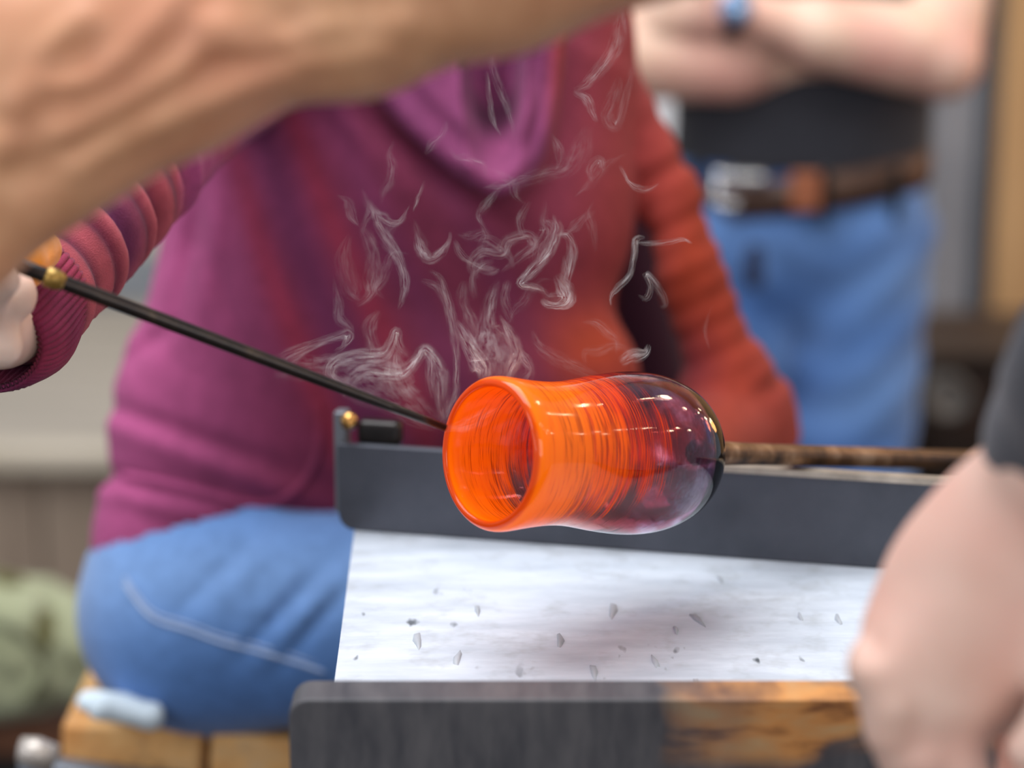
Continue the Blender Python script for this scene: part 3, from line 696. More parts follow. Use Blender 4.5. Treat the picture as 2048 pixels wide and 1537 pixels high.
def torso_folds(p):
    px, py, d = pix(p)
    g = lambda x, y, ang, L, W: np.exp(-(((px-x)*math.cos(ang)+(py-y)*math.sin(ang))/L)**2-(((py-y)*math.cos(ang)-(px-x)*math.sin(ang))/W)**2)
    f = 0
    f = f-.0070*g(430, 930, .35, 210, 24)+.0080*g(420, 885, .35, 210, 20)*-1*-1
    f = f+.0060*g(330, 975, .25, 190, 16)+.0060*g(470, 985, .25, 150, 15)-.005*g(300, 1010, .25, 170, 18)
    f = f+.0070*g(380, 500, 1.75, 140, 17)-.006*g(430, 480, 1.75, 150, 22)+.006*g(460, 620, 1.2, 150, 20)
    f = f+.004*g(560, 560, 1.25, 260, 22)-.004*g(620, 480, 1.25, 260, 26)
    f = f+.0085*g(450, 340, 1.45, 120, 26)+.006*g(300, 690, -.7, 60, 18)
    f = f+.009*g(860, 330, .62, 190, 20)+.004*g(700, 300, .9, 180, 24)      # hollow under the draped neck
    f = f+vnoise(p, 17, 4)*.0022
    rho = cowl_rho(px, py); ri = np.where(px < 990, np.abs(990-px)/58, np.abs(px-990)/52)**3+(np.clip(py+40, 0, 900)/320)**3; ri = ri**(1/3)
    sg = lambda x: 1/(1+np.exp(-np.clip(x, -30, 30)))
    top = np.clip((480-py)/80, 0, 1)
    hgt = .013*sg((1-rho)/.022)+.007*np.exp(-((rho-.92)/.07)**2)+.006*np.exp(-((rho-.72)/.06)**2)+.012*np.exp(-((ri-1.28)/.16)**2)-.056*sg((1-ri)/.075)
    hgt = hgt+.020*np.exp(-(np.abs(px-980)/28)**2-(np.abs(py-95)/78)**4)+.003*np.sin(px/23+np.sin(py/60)*2)*sg((1-rho)/.05)
    hgt = hgt-.010*np.exp(-((rho-1.10)/.07)**2)*np.clip((980-px)/100, 0, 1)
    f = f-hgt*top
    return np.where(d < D0+.03, f, 0)*np.where(px > 330, 1, np.where(py > 420, 1, 0))*np.clip((d-1.8)*12, 0, 1)
hood.warp = torso_folds
V, F = hood.build(.0042); CAV = 0
px, py, d = pix(V)
# the hem: the hoodie ends along a slanting line over the jeans
hem = 1168-(px-170)*(140/510)
keep = ~((py > hem+0) & (d > 1.7) & (px < 900))
ok = keep[F].all(1); F2 = F[ok]
used, inv = np.unique(F2.ravel(), return_inverse=True); V2 = V[used]; F2 = inv.reshape(F2.shape)
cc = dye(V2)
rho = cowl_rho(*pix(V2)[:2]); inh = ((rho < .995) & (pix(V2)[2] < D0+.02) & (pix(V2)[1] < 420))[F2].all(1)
cc = np.where((rho < 1)[:, None], cowl_dye_shade(V2)*.88+cc*.12, cc)
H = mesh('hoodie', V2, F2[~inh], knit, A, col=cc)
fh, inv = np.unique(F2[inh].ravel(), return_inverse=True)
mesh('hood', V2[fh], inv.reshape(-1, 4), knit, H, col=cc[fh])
# raised pocket edge: curved welt round the front
def on(body, pts, lift=.0):
    out = []; pts = spline(pts, len(pts)*4)
    for x, y in pts:
        h_ = body.hit(x, y, 1.5)
        if h_ is not None: out.append(h_-FW*lift)
    return np.array(out)
w1 = on(hood, [(632, 800), (640, 850), (634, 910), (606, 965), (560, 1000), (500, 1008), (420, 988), (330, 965), (250, 950)])
V, F = tube_vf(spline(w1, 60), .0042, 8); mesh('pocket_edge', V, np.array(F[:-2]), knit, H, col=dye(V)*1.15)
# ribbed cuff round the right wrist
ca = (Wr-El)/np.linalg.norm(Wr-El); n1 = np.cross(ca, [0, 0, 1]); n1 /= np.linalg.norm(n1); n2 = np.cross(n1, ca)
V = []; F = []; nu, nvv = 240, 16; c_in = P(52, 585, 1.485)
for j in range(nvv):
    t = j/(nvv-1); cen = c_in+ca*(.062*t); R0 = .041+.004*math.sin(t*3.1)-.003*t
    if j >= nvv-3: R0 -= .0015*(j-nvv+3)
    for i in range(nu):
        a = 2*math.pi*i/nu; r = R0+.0011*math.sin(a*60)+.0014*math.sin(a*3+t*5)
        V.append(cen+r*(math.cos(a)*n1+math.sin(a)*n2))
for j in range(nvv-1):
    for i in range(nu): a = j*nu+i; b2 = j*nu+(i+1) % nu; F.append((a, b2, b2+nu, a+nu))
V = np.array(V); nz_ = (vnoise(V, 60, 2)*.5+.5)[:, None]
o = mesh('cuff', V, np.array(F), knit, H, col=np.array(lin(150, 52, 78)[:3])*(1-nz_)+np.array(lin(104, 36, 74)[:3])*nz_)
md = o.modifiers.new('s', 'SOLIDIFY'); md.thickness = .004; md.offset = -1
# added orange patch above the hand, warm light on skin put into its colour
b = Body(); b.chain([P(80, 500, 1.43), P(40, 530, 1.40), P(0, 560, 1.40)], [.014, .0165, .016], k=.01)
b.warp = lambda p: vnoise(p, 150)*.0008
V, F = b.build(.003); o = mesh('warm_light_patch', V, F, plain_cloth, A, col=np.tile(lin(248, 152, 40)[:3], (len(V), 1))); tag(o, 'bright orange patch standing in for warm light on the hand')

# jeans
je = Body(); kj = .04
def jf(p, t): return vnoise(p, 26, 3)*.002
je.limb(P(415, 1170, D0), P(408, 1215, D0), .108, .110, k=kj, flat=(tuple(FW), .85))
je.limb(P(420, 1225, 2.05), kn, .108, .078, k=kj, mod=jf); je.limb(P(470, 1225, 2.2), knR, .10, .078, k=kj)
je.chain([kn, np.array([.10, 2.0, .12])], [.075, .055], k=.03); je.chain([knR, np.array([.02, 2.35, .12])], [.075, .055], k=.03)
def jw(p):
    px, py, d = pix(p)
    g = lambda x, y, ang, L, W: np.exp(-(((px-x)*math.cos(ang)+(py-y)*math.sin(ang))/L)**2-(((py-y)*math.cos(ang)-(px-x)*math.sin(ang))/W)**2)
    f = .004*g(430, 1150, -.8, 110, 13)+.006*g(560, 1220, -.85, 110, 14)+.006*g(640, 1240, -.85, 110, 13)+.004*g(610, 1180, -.8, 120, 12)
    f = f-.003*g(480, 1160, -.8, 110, 20)-.004*g(600, 1240, -.85, 100, 14)
    return np.where(d < 2.06, f, 0)
je.warp = jw
V, F = je.build(.005); px, py, d = pix(V)
keep = ~((py < 1100-(px-170)*(140/510)) & (px < 760)); F2 = F[keep[F].all(1)]
used, inv = np.unique(F2.ravel(), return_inverse=True); V2 = V[used]; F2 = inv.reshape(F2.shape); px, py, d = pix(V2)
n = (vnoise(V2, 12, 2)*.5+.5)[:, None]; fade = np.exp(-((py-1150)/120)**2)[:, None]*.5
cc = np.array(lin(74, 116, 178)[:3])*(1-n*.5)+np.array(lin(104, 144, 200)[:3])*n*.5; cc = cc*(1-fade)+np.array(lin(132, 164, 206)[:3])*fade
J = mesh('jeans', V2, F2, denim, A, col=cc)
seam_m = simple('pale_stitching', lin(150, 170, 205), lin(176, 190, 214), 40)
w2 = on(je, [(250, 1168), (268, 1195), (292, 1225), (320, 1244), (380, 1262), (440, 1284), (510, 1302), (580, 1322), (650, 1345)], 0)
V, F = tube_vf(spline(w2, 60), .0017, 8); mesh('seam', V, F, seam_m, J)
w3 = w2+UP*.006-FW*.001
V, F = tube_vf(spline(w3, 60), .0009, 6); mesh('seam', V, F, seam_m, J)

# ------------------------------------------------------------------ person with crossed arms behind
DB = 3.15; SB = DB/FPX; FLB = (tuple((0, 1, 0)), .62)
bx = P(1600, 380, DB)[0]; by = P(1600, 380, DB)[1]; base_B = np.array([bx, by, 0])
hz = P(1600, 520, DB)[2]
bB = Body()
elR, wrR = P(1885, 122, 2.98), P(1470, 22, 2.93)
elL, wrL = P(1190, 95, 2.99), P(1620, 130, 3.03)
shR = np.array([bx+.215, by, 1.37]); shL = np.array([bx-.215, by, 1.37])
bB.chain([(bx, by, .86), (bx, by, 1.05), (bx, by, 1.25), (bx, by, 1.36)], [.15, .14, .155, .12], k=.05, flat=FLB)
bB.limb((bx, by, 1.38), (bx, by-.01, 1.52), .06, .052, k=.04); bB.limb((bx, by-.02, 1.60), (bx, by-.02, 1.68), .070, .082, k=.03)
bB.limb((bx, by-.115, 1.62), (bx, by-.12, 1.61), .011, .013, k=.02)
bB.chain([(bx+.10, by, 1.37), shR, elR, wrR], [.06, .056, .050, .031], k=.035)
bB.chain([(bx-.10, by, 1.37), shL, elL, wrL], [.06, .056, .050, .036], k=.035)
bB.limb((P(1800, 85, 2.97)), P(1650, 65, 2.95), .055, .048, k=.03)
bB.limb(P(1230, 110, 3.0), P(1460, 125, 3.0), .056, .052, k=.03)
hb_ = P(1395, 15, 2.93); bB.chain([wrR, hb_], [.028, .034], k=.02, flat=((0, 1, 0), .6))
for i in range(4):
    r0 = hb_+np.array([-.012, 0, .024-.016*i]); bB.chain([r0, r0+np.array([-.035, .004, .004]), r0+np.array([-.058, .02, .0]), r0+np.array([-.066, .04, -.004])], [.0105, .010, .009, .008], k=.006)
bB.chain([hb_+np.array([.015, -.01, .02]), hb_+np.array([-.005, -.015, .048]), hb_+np.array([-.03, -.012, .06])], [.013, .011, .009], k=.008)
for s in (-1, 1):
    x = bx+s*.10; bB.chain([(x, by, .84), (x, by-.01, .48), (x, by, .09), (x, by-.15, .04)], [.085, .055, .04, .035], k=.03)
V, F = bB.build(.006); V = relax(V, F, 1)
Bp = mesh('person', V, F, skin_b, None, base_B); tag(Bp, 'person standing with bare arms crossed, wearing black shirt and blue jeans', 'person')
# black shirt
sh = Body(); hem_z = P(1600, 335, 3.03)[2]
sh.chain([(bx+.0, by, hem_z+.02), (bx, by, 1.12), (bx, by, 1.27), (bx, by, 1.36)], [.178, .176, .19, .14], k=.05, flat=FLB)
sh.limb((bx+.1, by, 1.36), shR, .07, .068, k=.04); sh.limb(shR, shR+(elR-shR)*.5, .068, .066, k=.03)
sh.limb((bx-.1, by, 1.36), shL, .07, .068, k=.04); sh.limb(shL, shL+(elL-shL)*.5, .068, .066, k=.03)
sh.warp = lambda p: vnoise(p, 20, 2)*.004
V, F = sh.build(.007); keep = V[:, 2] > hem_z-.012*np.cos((V[:, 0]-bx)*9); F2 = F[keep[F].all(1)]; used, inv = np.unique(F2.ravel(), return_inverse=True)
o = mesh('shirt', V[used], inv.reshape(F2.shape), plain_cloth, Bp, col=np.tile(lin(52, 52, 58)[:3], (len(used), 1)))
md = o.modifiers.new('s', 'SOLIDIFY'); md.thickness = .004; md.offset = 1
# jeans of the standing person
jb = Body()
jb.chain([(bx, by, .99), (bx, by, .86)], [.168, .182], k=.05, flat=FLB)
for s in (-1, 1):
    x = bx+s*.084; jb.chain([(x, by, .84), (x+s*.0, by-.01, .52), (x+s*.01, by, .10)], [.106, .090, .070], k=.02)
jb.warp = lambda p: vnoise(p, 22, 5)*.004+np.sin(p[:, 2]*70+4*np.sin(p[:, 0]*18))*.0022
V, F = jb.build(.006); keep = V[:, 2] < .985; F2 = F[keep[F].all(1)]; used, inv = np.unique(F2.ravel(), return_inverse=True); V2 = V[used]
n = (vnoise(V2*np.array([1, 1, 2.2]), 13, 2)*.5+.5)[:, None]; cc = np.array(lin(58, 96, 158)[:3])*(1-n)+np.array(lin(112, 150, 206)[:3])*n
JB = mesh('jeans', V2, inv.reshape(F2.shape), denim, Bp, col=cc)
# belt: tilted band with buckle and a leather keeper
def band(name, z0, z1, rx, ry, mat, parent, thick=.004, tilt=0, a0=0, a1=2*math.pi, n=90):
    V = []; F = []
    for i in range(n):
        a = a0+(a1-a0)*i/(n-1); x = rx*math.cos(a); y = -ry*math.sin(a); dz = tilt*x
        for z, e_ in ((z0, 0), (z1, 0), (z1, thick), (z0, thick)):
            s_ = 1+e_/rx; V.append((bx+x*s_, by+y*s_, z+dz))
    for i in range(n-1):
        for k in range(4): F.append((i*4+k, i*4+(k+1) % 4, (i+1)*4+(k+1) % 4, (i+1)*4+k))
    return mesh(name, V, F, mat, parent)
leather = simple('brown_leather', lin(70, 46, 34), lin(104, 70, 48), 14, .5)
zb = P(1600, 385, 3.03)[2]
belt = band('belt', zb-.028, zb+.022, .176, .116, leather, Bp, .006, .14)
def bpt(px, py): return P(px, py, 3.02)
chrome = simple('belt_chrome', lin(205, 205, 205), lin(235, 235, 235), 8, .22, .85)
for (x0, x1, yy, r) in ((1428, 1530, 356, .0085), (1430, 1474, 410, .0075)):
    tube('buckle', spline([bpt(x0, yy-6), bpt((x0+x1)/2, yy-2), bpt(x1, yy)], 10), r, chrome, Bp, 10)
tube('buckle_side', [bpt(1434, 352), bpt(1434, 412)], .005, chrome, Bp, 8)
lm = simple('orange_leather', lin(140, 78, 50), lin(168, 98, 62), 10)
q0 = bpt(1610, 375); box('belt_keeper', (q0[0]-.02, q0[1]-.012, q0[2]-.03), (q0[0]+.02, q0[1]+.0, q0[2]+.022), lm, Bp, bev=.004)
for px_ in (1400, 1650, 1800):
    q0 = P(px_, 390, 3.02); yb = by-.118*math.sqrt(max(.1, 1-((q0[0]-bx)/.18)**2))
    box('belt_loop', (q0[0]-.006, yb-.016, q0[2]-.04), (q0[0]+.006, yb-.0, q0[2]+.034), denim, Bp, bev=.002)
# dark fob hanging at the pocket
fob = bpt(1508, 530); b = Body(); b.limb(fob+np.array([0, -.004, .018]), fob+np.array([0, -.004, -.018]), .013, .015, flat=((0, 1, 0), .5)); V, F = b.build(.004)
mesh('key_fob', V, F, plain_cloth, Bp, col=np.tile(lin(34, 46, 78)[:3], (len(V), 1)))
# watch
wa = P(1462, 12, 2.93); wd = (wrR-elR)/np.linalg.norm(wrR-elR)
wt = empty('watch', tuple(wa-base_B)); wt.parent = Bp
V, F = [], []
n1 = np.cross(wd, [0, 1, 0]); n1 /= np.linalg.norm(n1); n2 = np.cross(wd, n1)
ring = [wrR+wd*.004+.036*(math.cos(a)*n1+math.sin(a)*n2) for a in np.linspace(0, 2*math.pi, 33)]
def ring_band(path, ax_, hw, th):
    V = []; F = []
    cen = np.mean(path[:-1], 0)
    for p in path:
        o_ = (p-cen)/np.linalg.norm(p-cen)
        for s_, e_ in ((-hw, 0), (hw, 0), (hw, th), (-hw, th)): V.append(p+ax_*s_+o_*e_)
    n = len(path)
    for i in range(n-1):
        for k in range(4): F.append((i*4+k, i*4+(k+1) % 4, (i+1)*4+(k+1) % 4, (i+1)*4+k))
    return V, F
V, F = ring_band(ring, wd, .010, .003); mesh('strap', V, F, simple('black_strap', lin(20, 22, 26), lin(36, 38, 44), 10, .4), wt)
V, F = lathe([(0, .011), (.017, .011), (.021, .008), (.021, 0), (0, 0)][::-1], 32)
Mw = Matrix.Translation(Vector(wrR+wd*.004+np.array([0, -.038, .006]))) @ Matrix.Rotation(math.radians(80), 4, 'X')
mesh('case', [Mw @ Vector(v) for v in V], F, simple('blue_watch', lin(90, 120, 160), lin(160, 185, 215), 40, .2, .6), wt)

# ------------------------------------------------------------------ foreground forearm across the top
T = 1.10/FPX
c = Body()
FC = (tuple(FW), .80)
e1, e2, w1_, h1 = P(1750, -330, 1.02), P(1180, -150, 1.06), P(430, 60, 1.10), P(120, 190, 1.10)
c.chain([e1, P(1400, -255, 1.04), P(1000, -97, 1.07), P(700, -3, 1.09), P(400, 64, 1.10), P(215, 128, 1.10)],
        [.052, .050, .046, .046, .044, .044], k=.05, flat=FC)
c.chain([P(215, 128, 1.10), P(22, 262, 1.10), P(-120, 430, 1.10)], [.044, .049, .047], k=.05, flat=(tuple(FW), .62))
c.limb(P(60, 120, 1.11), P(-120, 240, 1.11), .034, .034, k=.04)
# fingers of that hand, curling down out of frame
for i in range(4):
    r0 = P(-110-42*i, 520-70*i, 1.09+.006*i)
    r1 = r0+(-RT*.028-UP*.034); r2 = r1+(-UP*.028+FW*.012); r3 = r2+(-UP*.008+FW*.024+RT*.004)
    c.chain([P(-60-20*i, 420-60*i, 1.10), r0, r1, r2, r3], [.018, .0115, .0102, .009, .0078], k=.008)
c.chain([P(-20, 400, 1.12), P(-70, 500, 1.16), P(-110, 560, 1.19)], [.018, .0125, .010], k=.010)
# upper arm beyond the elbow, up to a sleeve
c.limb(e1, P(2150, -900, .80), .055, .062, k=.05)
plain = Body(); plain.p = list(c.p); plain.g = list(c.g)
rgs = []
def ridge(pts):
    rgs.append(groove(pts, -.0058, .0072))
def groove(pts, depth, wdt):
    q = [plain.hit(x, y, .7) for x, y in pts]; q = [a for a in q if a is not None]
    return spline(np.array(q), len(q)*3), depth, wdt
ridge([(90, 175), (150, 172), (210, 148), (270, 100), (330, 35), (370, -10)])
ridge([(40, 210), (70, 150), (110, 90), (170, 40)])
ridge([(130, 270), (220, 225), (320, 165), (380, 120), (430, 70), (520, 45)])
ridge([(150, 330), (270, 262), (390, 205), (490, 165), (620, 120), (760, 96)])
ridge([(400, 40), (480, 95), (560, 85), (640, 60), (800, 45)])
ridge([(-10, 300), (30, 260), (45, 200)])
grs = rgs+[groove([(40, 350), (120, 318), (180, 280), (255, 238), (330, 196), (400, 165), (480, 132), (560, 118)], 0.0100, 0.0080),
       groove([(40, 240), (60, 200), (85, 150), (120, 118), (160, 108)], 0.0106, 0.0087),
       groove([(120, 205), (190, 188), (250, 160), (300, 120)], 0.0077, 0.0087),
       groove([(330, 100), (360, 60), (395, 15), (430, -20)], 0.0069, 0.0087),
       groove([(420, 120), (470, 70), (560, 55), (640, 95), (720, 70)], 0.0063, 0.0101),
       groove([(560, 30), (700, 20), (860, -10)], 0.0050, 0.0116)]
def cwarp(p):
    f = vnoise(p, 48, 7)*.0009
    for q, dep, wdt in grs:
        m_ = np.full(len(p), 1e9, np.float32)
        for s_ in q: m_ = np.minimum(m_, ((p-s_.astype(np.float32))**2).sum(1))
        f = f+dep*(.62 if dep > 0 else 1)*np.exp(-m_/wdt**2)
    return f
c.warp = cwarp
V, F = c.build(.0035)
Cp = mesh('person', V, F, skin_tan, None, e1); tag(Cp, 'person reaching across the top with a tanned, veined bare forearm', 'person')
b = Body(); u = P(2150, -900, .80); b.limb(u+(e1-u)*.22, u, .068, .070, k=.02); b.limb(u, u+np.array([.14, -.10, .0]), .070, .074, k=.02); b.warp = lambda p: vnoise(p, 40)*.002
V, F = b.build(.006); mesh('shirt_sleeve', V, F, plain_cloth, Cp, col=np.tile(lin(60, 64, 74)[:3], (len(V), 1)))

# ------------------------------------------------------------------ hand at the lower right
g = Body()
FD = (tuple(FW), .75)
g.chain([P(2500, 620, 1.0), P(2190, 900, 1.08), P(2100, 1050, 1.11), P(2020, 1130, 1.12)], [.050, .045, .041, .040], k=.04, flat=FD)
g.chain([P(2020, 1130, 1.12), P(1960, 1210, 1.13), P(1880, 1290, 1.135)], [.040, .043, .040], k=.04, flat=(tuple(FW), .65))
g.limb(P(1990, 1230, 1.13), P(1960, 1340, 1.135), .036, .030, k=.03, flat=(tuple(FW), .7))
# knuckles and fingers: index nearest the table, the others beside it, all bent down
roots = [(1765, 1330), (1830, 1375), (1905, 1395), (1985, 1390)]
for i, (x, y) in enumerate(roots):
    dd = 1.115+.004*i
    a = P(x, y, dd); b1 = P(x+12+4*i, y+130, dd+.004); b2 = P(x+50+6*i, y+235, dd+.022); b3 = P(x+95, y+290, dd+.045)
    if i == 3: continue
    g.chain([P(1930, 1240, 1.13), a], [.026, .0135], k=.022)
    g.chain([a, b1, b2, b3], [.0150-.0006*i, .0122, .0105, .0088], k=.008)
g.chain([P(1990, 1330, 1.14), P(2010, 1400, 1.155), P(2040, 1490, 1.175), P(2030, 1600, 1.18)], [.016, .012, .0115, .010], k=.010)
g.chain([P(2080, 1200, 1.12), P(2140, 1320, 1.10), P(2120, 1430, 1.08), P(2060, 1500, 1.085)], [.026, .018, .0135, .011], k=.015)
def gw(p):
    px, py, d = pix(p); gg_ = lambda x, y, s1, s2: np.exp(-((px-x)/s1)**2-((py-y)/s2)**2)
    f = .0055*gg_(1748, 1300, 26, 34)-.0035*gg_(1790, 1430, 45, 40)-.003*gg_(1725, 1345, 35, 40)+.002*gg_(1830, 1460, 20, 70)
    return f+vnoise(p, 45, 3)*.0008
g.warp = gw
V, F = g.build(.0035)
Dp = mesh('person', V, F, skin_pale, None, P(2190, 900, 1.08)); tag(Dp, 'person with a pale hand bent down in front of the bench, dark sleeve', 'person')
b = Body(); b.chain([P(2185, 850, 1.085), P(2262, 740, 1.05), P(2600, 480, .98), P(3100, 150, .92)], [.045, .055, .058, .062], k=.03, flat=(tuple(FW), .85)); b.limb(P(2142, 892, 1.09), P(2175, 850, 1.085), .036, .045, k=.03)
b.warp = lambda p: vnoise(p, 42, 2)*.002
V, F = b.build(.005); mesh('shirt_sleeve', V, F, plain_cloth, Dp, col=np.tile(lin(70, 70, 76)[:3], (len(V), 1)))

# ------------------------------------------------------------------ smoke: thin folded sheets drifting off the vase
m = Mat('smoke'); uvn = m.n('ShaderNodeUVMap'); sp = m.n('ShaderNodeSeparateXYZ'); m.l(uvn.outputs[0], sp.inputs[0])
uu, vv = sp.outputs[0], sp.outputs[1]
at = m.n('ShaderNodeVertexColor', layer_name='dye'); sepc = m.n('ShaderNodeSeparateColor'); m.l(at.outputs[0], sepc.inputs[0]); dens = sepc.outputs[0]; ends = sepc.outputs[1]
edge = m.math('SUBTRACT', 1, m.math('POWER', m.math('ABSOLUTE', m.math('MULTIPLY_ADD', uu, 2, -1)), 1.6))
mp = m.n('ShaderNodeCombineXYZ'); m.l(m.math('MULTIPLY', uu, 5), mp.inputs[0]); m.l(m.math('MULTIPLY', vv, 1.6), mp.inputs[1]); m.l(sepc.outputs[2], mp.inputs[2])
nz1 = m.noise(mp.outputs[0], 1.6, 4, .6)
stv = m.n('ShaderNodeMapRange'); m.l(nz1, stv.inputs[0]); stv.inputs[1].default_value = .34; stv.inputs[2].default_value = .72
lw = m.n('ShaderNodeLayerWeight'); lw.inputs[0].default_value = .5
graz = m.math('MULTIPLY_ADD', m.math('POWER', lw.outputs['Facing'], 2.5), 1.5, .65)
al = m.math('MULTIPLY', m.math('MULTIPLY', m.math('MULTIPLY', edge, stv.outputs[0]), m.math('MULTIPLY', dens, ends)), graz)
al = m.math('MINIMUM', al, .75)
df = m.n('ShaderNodeBsdfDiffuse'); df.inputs[0].default_value = (.92, .88, .86, 1); tl_ = m.n('ShaderNodeBsdfTranslucent'); tl_.inputs[0].default_value = (.92, .88, .86, 1)
mm = m.n('ShaderNodeMixShader'); mm.inputs[0].default_value = .5; m.l(df.outputs[0], mm.inputs[1]); m.l(tl_.outputs[0], mm.inputs[2])
tp_ = m.n('ShaderNodeBsdfTransparent'); mx = m.n('ShaderNodeMixShader'); m.l(al, mx.inputs[0]); m.l(tp_.outputs[0], mx.inputs[1]); m.l(mm.outputs[0], mx.inputs[2]); m.l(mx.outputs[0], m.out.inputs[0])
smoke_m = m.m
SV, SF, SU, SCc = [], [], [], []
def wisp(pts, width, dens, depth=1.47, ddep=.02, n=None, m_=11, curl=.35):
    width = np.array(width)*1.8; dens = dens*.85
    """a sheet following pts, its cross-section rolled towards and away from the viewer"""
    pts = np.array(pts, float)
    seglen = np.abs(np.diff(pts, axis=0)).sum(); n = n or int(max(14, seglen/7))
    path = spline(pts, n); tt = np.linspace(0, 1, n)
    jit = np.cumsum(rng.normal(0, .6, (n, 2)), 0); jit -= np.linspace(0, 1, n)[:, None]*jit[-1]; path = path+jit*.8
    T = np.gradient(path, axis=0); T /= np.linalg.norm(T, axis=1)[:, None]+1e-9; N = np.stack([-T[:, 1], T[:, 0]], 1)
    wv = np.interp(tt, np.linspace(0, 1, len(width)), width) if hasattr(width, '__len__') else np.full(n, width)
    s1, s2, s3 = rng.uniform(0, 6.3, 3); base = sum(len(v) for v in SV)
    V = []; U = []; Cc = []; zs = rng.uniform(0, 40)
    for i in range(n):
        a = .8*math.sin(tt[i]*4+s1)+curl*math.sin(tt[i]*9+s2)
        for j in range(m_):
            u = j/(m_-1)*2-1; wd_ = wv[i]*.5
            off = u*wd_*math.cos(a*.8); dz = u*wd_*math.sin(a*.8)+.35*wd_*math.sin(u*3.6+s3+tt[i]*5)
            x, y = path[i]+N[i]*off; d_ = depth+ddep*math.sin(tt[i]*3+s2)+dz*depth/FPX
            V.append(P(x, y, d_)); U.append((j/(m_-1), tt[i]*seglen/90)); Cc.append((dens, min(1, tt[i]*5, (1-tt[i])*4)**.8, zs))
    for i in range(n-1):
        for j in range(m_-1): a_ = base+i*m_+j; SF.append((a_, a_+1, a_+m_+1, a_+m_))
    SV.append(V); SU.append(U); SCc.append(Cc)
W = wisp
W([(548, 728), (600, 700), (650, 682), (696, 670), (690, 690), (668, 706)], [22, 20, 16, 16, 10, 6], .42)
W([(545, 745), (620, 735), (690, 742), (760, 775), (830, 820), (880, 850)], [30, 44, 60, 60, 46, 20], .28)
W([(700, 790), (662, 752), (672, 722), (720, 712), (768, 705), (790, 660), (798, 690), (818, 716)], [20, 22, 18, 24, 26, 12, 14, 10], .6)
W([(690, 770), (720, 745), (760, 740), (800, 745), (830, 720), (850, 700), (872, 730), (882, 760), (884, 820), (895, 850)], [20, 26, 30, 26, 22, 22, 20, 22, 20, 12], .7, 1.45)
W([(820, 800), (800, 770), (790, 730), (792, 690)], [50, 40, 26, 8], .35)
W([(875, 850), (905, 800), (912, 750), (908, 690), (896, 620), (880, 560), (858, 540)], [18, 14, 14, 16, 14, 10, 6], .42)
W([(970, 762), (962, 730), (940, 690), (912, 640)], [14, 30, 26, 8], .75, 1.46)
W([(1012, 765), (1030, 722), (1034, 700), (1016, 660), (998, 630)], [14, 22, 20, 16, 6], .62, 1.46)
W([(985, 765), (995, 720), (985, 680), (975, 650), (980, 600), (1000, 560)], [66, 70, 54, 40, 20, 8], .40, 1.48)
W([(1045, 765), (1062, 740), (1050, 715), (1040, 700)], [20, 20, 14, 6], .3)
W([(738, 398), (752, 424), (760, 450), (782, 486), (800, 520), (812, 562), (806, 596), (796, 620)], [8, 20, 16, 14, 14, 14, 10, 6], .5)
W([(752, 428), (776, 444), (796, 446), (808, 432), (820, 410)], [8, 10, 8, 6, 3], .35)
W([(722, 450), (738, 480), (746, 520), (746, 560), (738, 590), (712, 612)], [10, 22, 26, 24, 18, 8], .24)
W([(700, 470), (690, 520), (706, 580), (722, 600)], [10, 24, 30, 10], .14)
W([(832, 462), (838, 490), (850, 512), (864, 520), (884, 506), (896, 486), (901, 462)], [6, 14, 16, 14, 14, 10, 4], .5)
W([(908, 480), (922, 510), (950, 530), (985, 542), (1000, 538)], [6, 12, 14, 14, 6], .28)
W([(1106, 428), (1116, 455), (1110, 485), (1094, 515), (1066, 545), (1042, 568), (1070, 576), (1098, 586)], [4, 18, 18, 18, 16, 12, 16, 8], .68)
W([(1112, 548), (1128, 575), (1134, 596), (1118, 610), (1092, 608), (1084, 596)], [10, 26, 24, 16, 16, 6], .75)
W([(1112, 470), (1134, 470), (1144, 500), (1138, 545), (1132, 580)], [6, 14, 16, 16, 8], .4)
W([(1074, 540), (1078, 500), (1098, 462), (1088, 440), (1092, 400)], [14, 30, 26, 14, 6], .22)
W([(960, 560), (940, 530), (966, 500), (1005, 504), (1020, 480), (1056, 470), (1066, 492), (1030, 520), (1000, 545)], [8, 14, 16, 18, 20, 16, 16, 14, 6], .32)
W([(952, 600), (944, 560), (960, 530), (990, 520)], [8, 14, 14, 6], .22)
W([(1290, 475), (1272, 478), (1268, 512), (1260, 548), (1236, 576), (1222, 592), (1222, 612)], [4, 10, 10, 9, 9, 7, 4], .75)
W([(1266, 484), (1300, 486), (1340, 482), (1368, 478), (1385, 488)], [5, 8, 8, 8, 3], .45)
W([(1275, 590), (1292, 596), (1300, 570), (1290, 545), (1312, 570), (1330, 606), (1320, 615)], [4, 9, 9, 10, 12, 10, 4], .38)
W([(1240, 726), (1262, 712), (1290, 706), (1298, 688)], [14, 20, 18, 5], .6)
W([(1200, 760), (1150, 735), (1110, 715), (1075, 690), (1062, 660)], [10, 20, 22, 16, 6], .16)
W([(1240, -10), (1240, 50), (1228, 100), (1196, 140), (1170, 168), (1146, 182)], [8, 22, 22, 20, 14, 6], .32)
W([(1146, 182), (1172, 196), (1182, 220), (1196, 244)], [6, 16, 12, 5], .36)
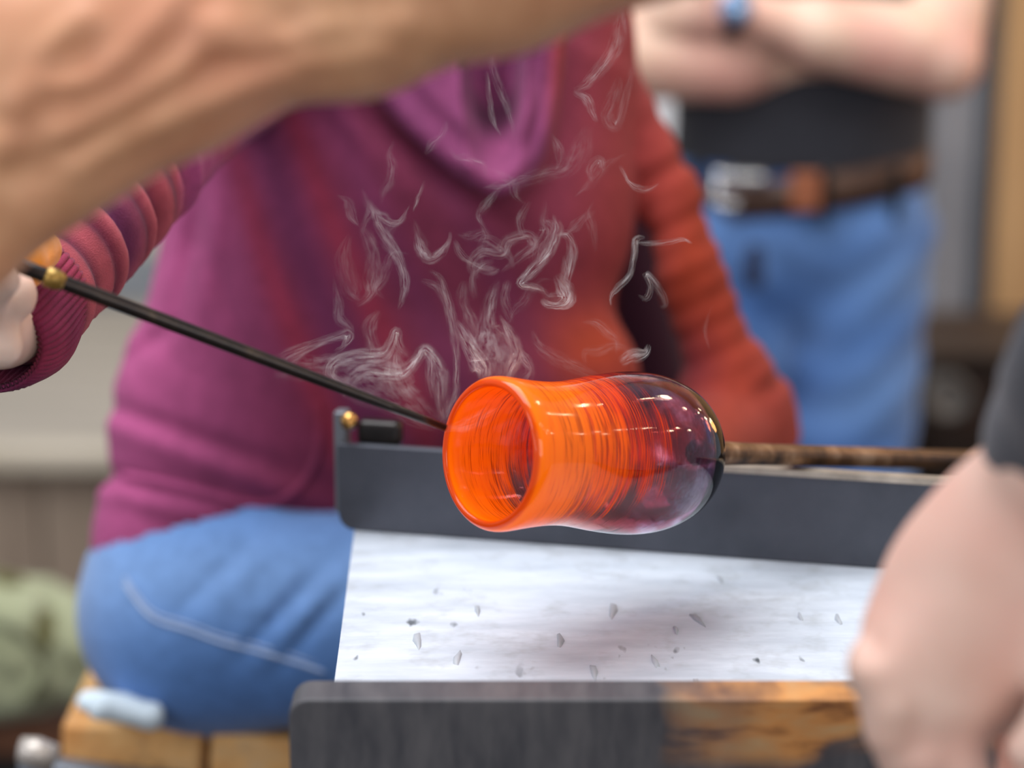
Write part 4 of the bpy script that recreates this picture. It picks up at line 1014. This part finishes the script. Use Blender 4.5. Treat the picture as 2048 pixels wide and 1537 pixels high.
W([(1240, 150), (1230, 190), (1215, 230), (1236, 250), (1256, 170), (1268, 120)], [10, 20, 20, 16, 14, 6], .18)
W([(972, 140), (978, 190), (986, 240), (1002, 272)], [5, 9, 9, 4], .35)
W([(998, 60), (985, 120), (1010, 200), (1030, 275)], [6, 12, 12, 5], .2)
W([(1180, 250), (1160, 300), (1130, 340), (1080, 350), (1000, 380)], [14, 30, 30, 24, 8], .12)
W([(1240, 330), (1260, 365), (1290, 378), (1320, 366)], [5, 10, 10, 4], .3)
W([(850, 360), (838, 395), (826, 425)], [3, 7, 3], .25)
W([(840, 560), (880, 580), (900, 630), (905, 690)], [8, 14, 14, 8], .2)
W([(930, 560), (926, 600), (940, 640), (955, 690)], [10, 22, 26, 10], .2)
W([(1060, 400), (1040, 440), (1048, 480)], [6, 16, 6], .14)
W([(1020, 560), (1010, 600), (1024, 650)], [10, 18, 8], .18)
W([(760, 620), (740, 655), (745, 700), (735, 740)], [8, 22, 30, 16], .22)
W([(860, 700), (862, 750), (868, 800)], [10, 16, 14], .28)
W([(1420, 700), (1410, 660), (1425, 610)], [4, 7, 3], .08)
for k in range(26):                                              # faint stray threads in the same drift
    x = rng.uniform(700, 1260); y = rng.uniform(300, 740); a = rng.uniform(-.5, .5); pts = [(x, y)]
    for _ in range(rng.integers(3, 6)):
        a += rng.normal(0, .7); pts.append((pts[-1][0]+28*math.sin(a), pts[-1][1]-28*math.cos(a)))
    W(pts, [3, 16, 14, 3], rng.uniform(.08, .2), 1.47+rng.uniform(-.03, .04))
W([(888, 858), (930, 852), (965, 838), (990, 822), (1014, 806)], [14, 18, 22, 18, 6], .30, 1.43, .002)
V = np.concatenate([np.array(v) for v in SV]); U = np.concatenate([np.array(v) for v in SU]); Cc = np.concatenate([np.array(v) for v in SCc])
o = mesh('smoke', V, np.array(SF), smoke_m, None, P(1000, 740, 1.47), uv=U, col=Cc)
tag(o, 'thin pale smoke wisps curling up from the hot vase mouth', 'smoke', kind='stuff')
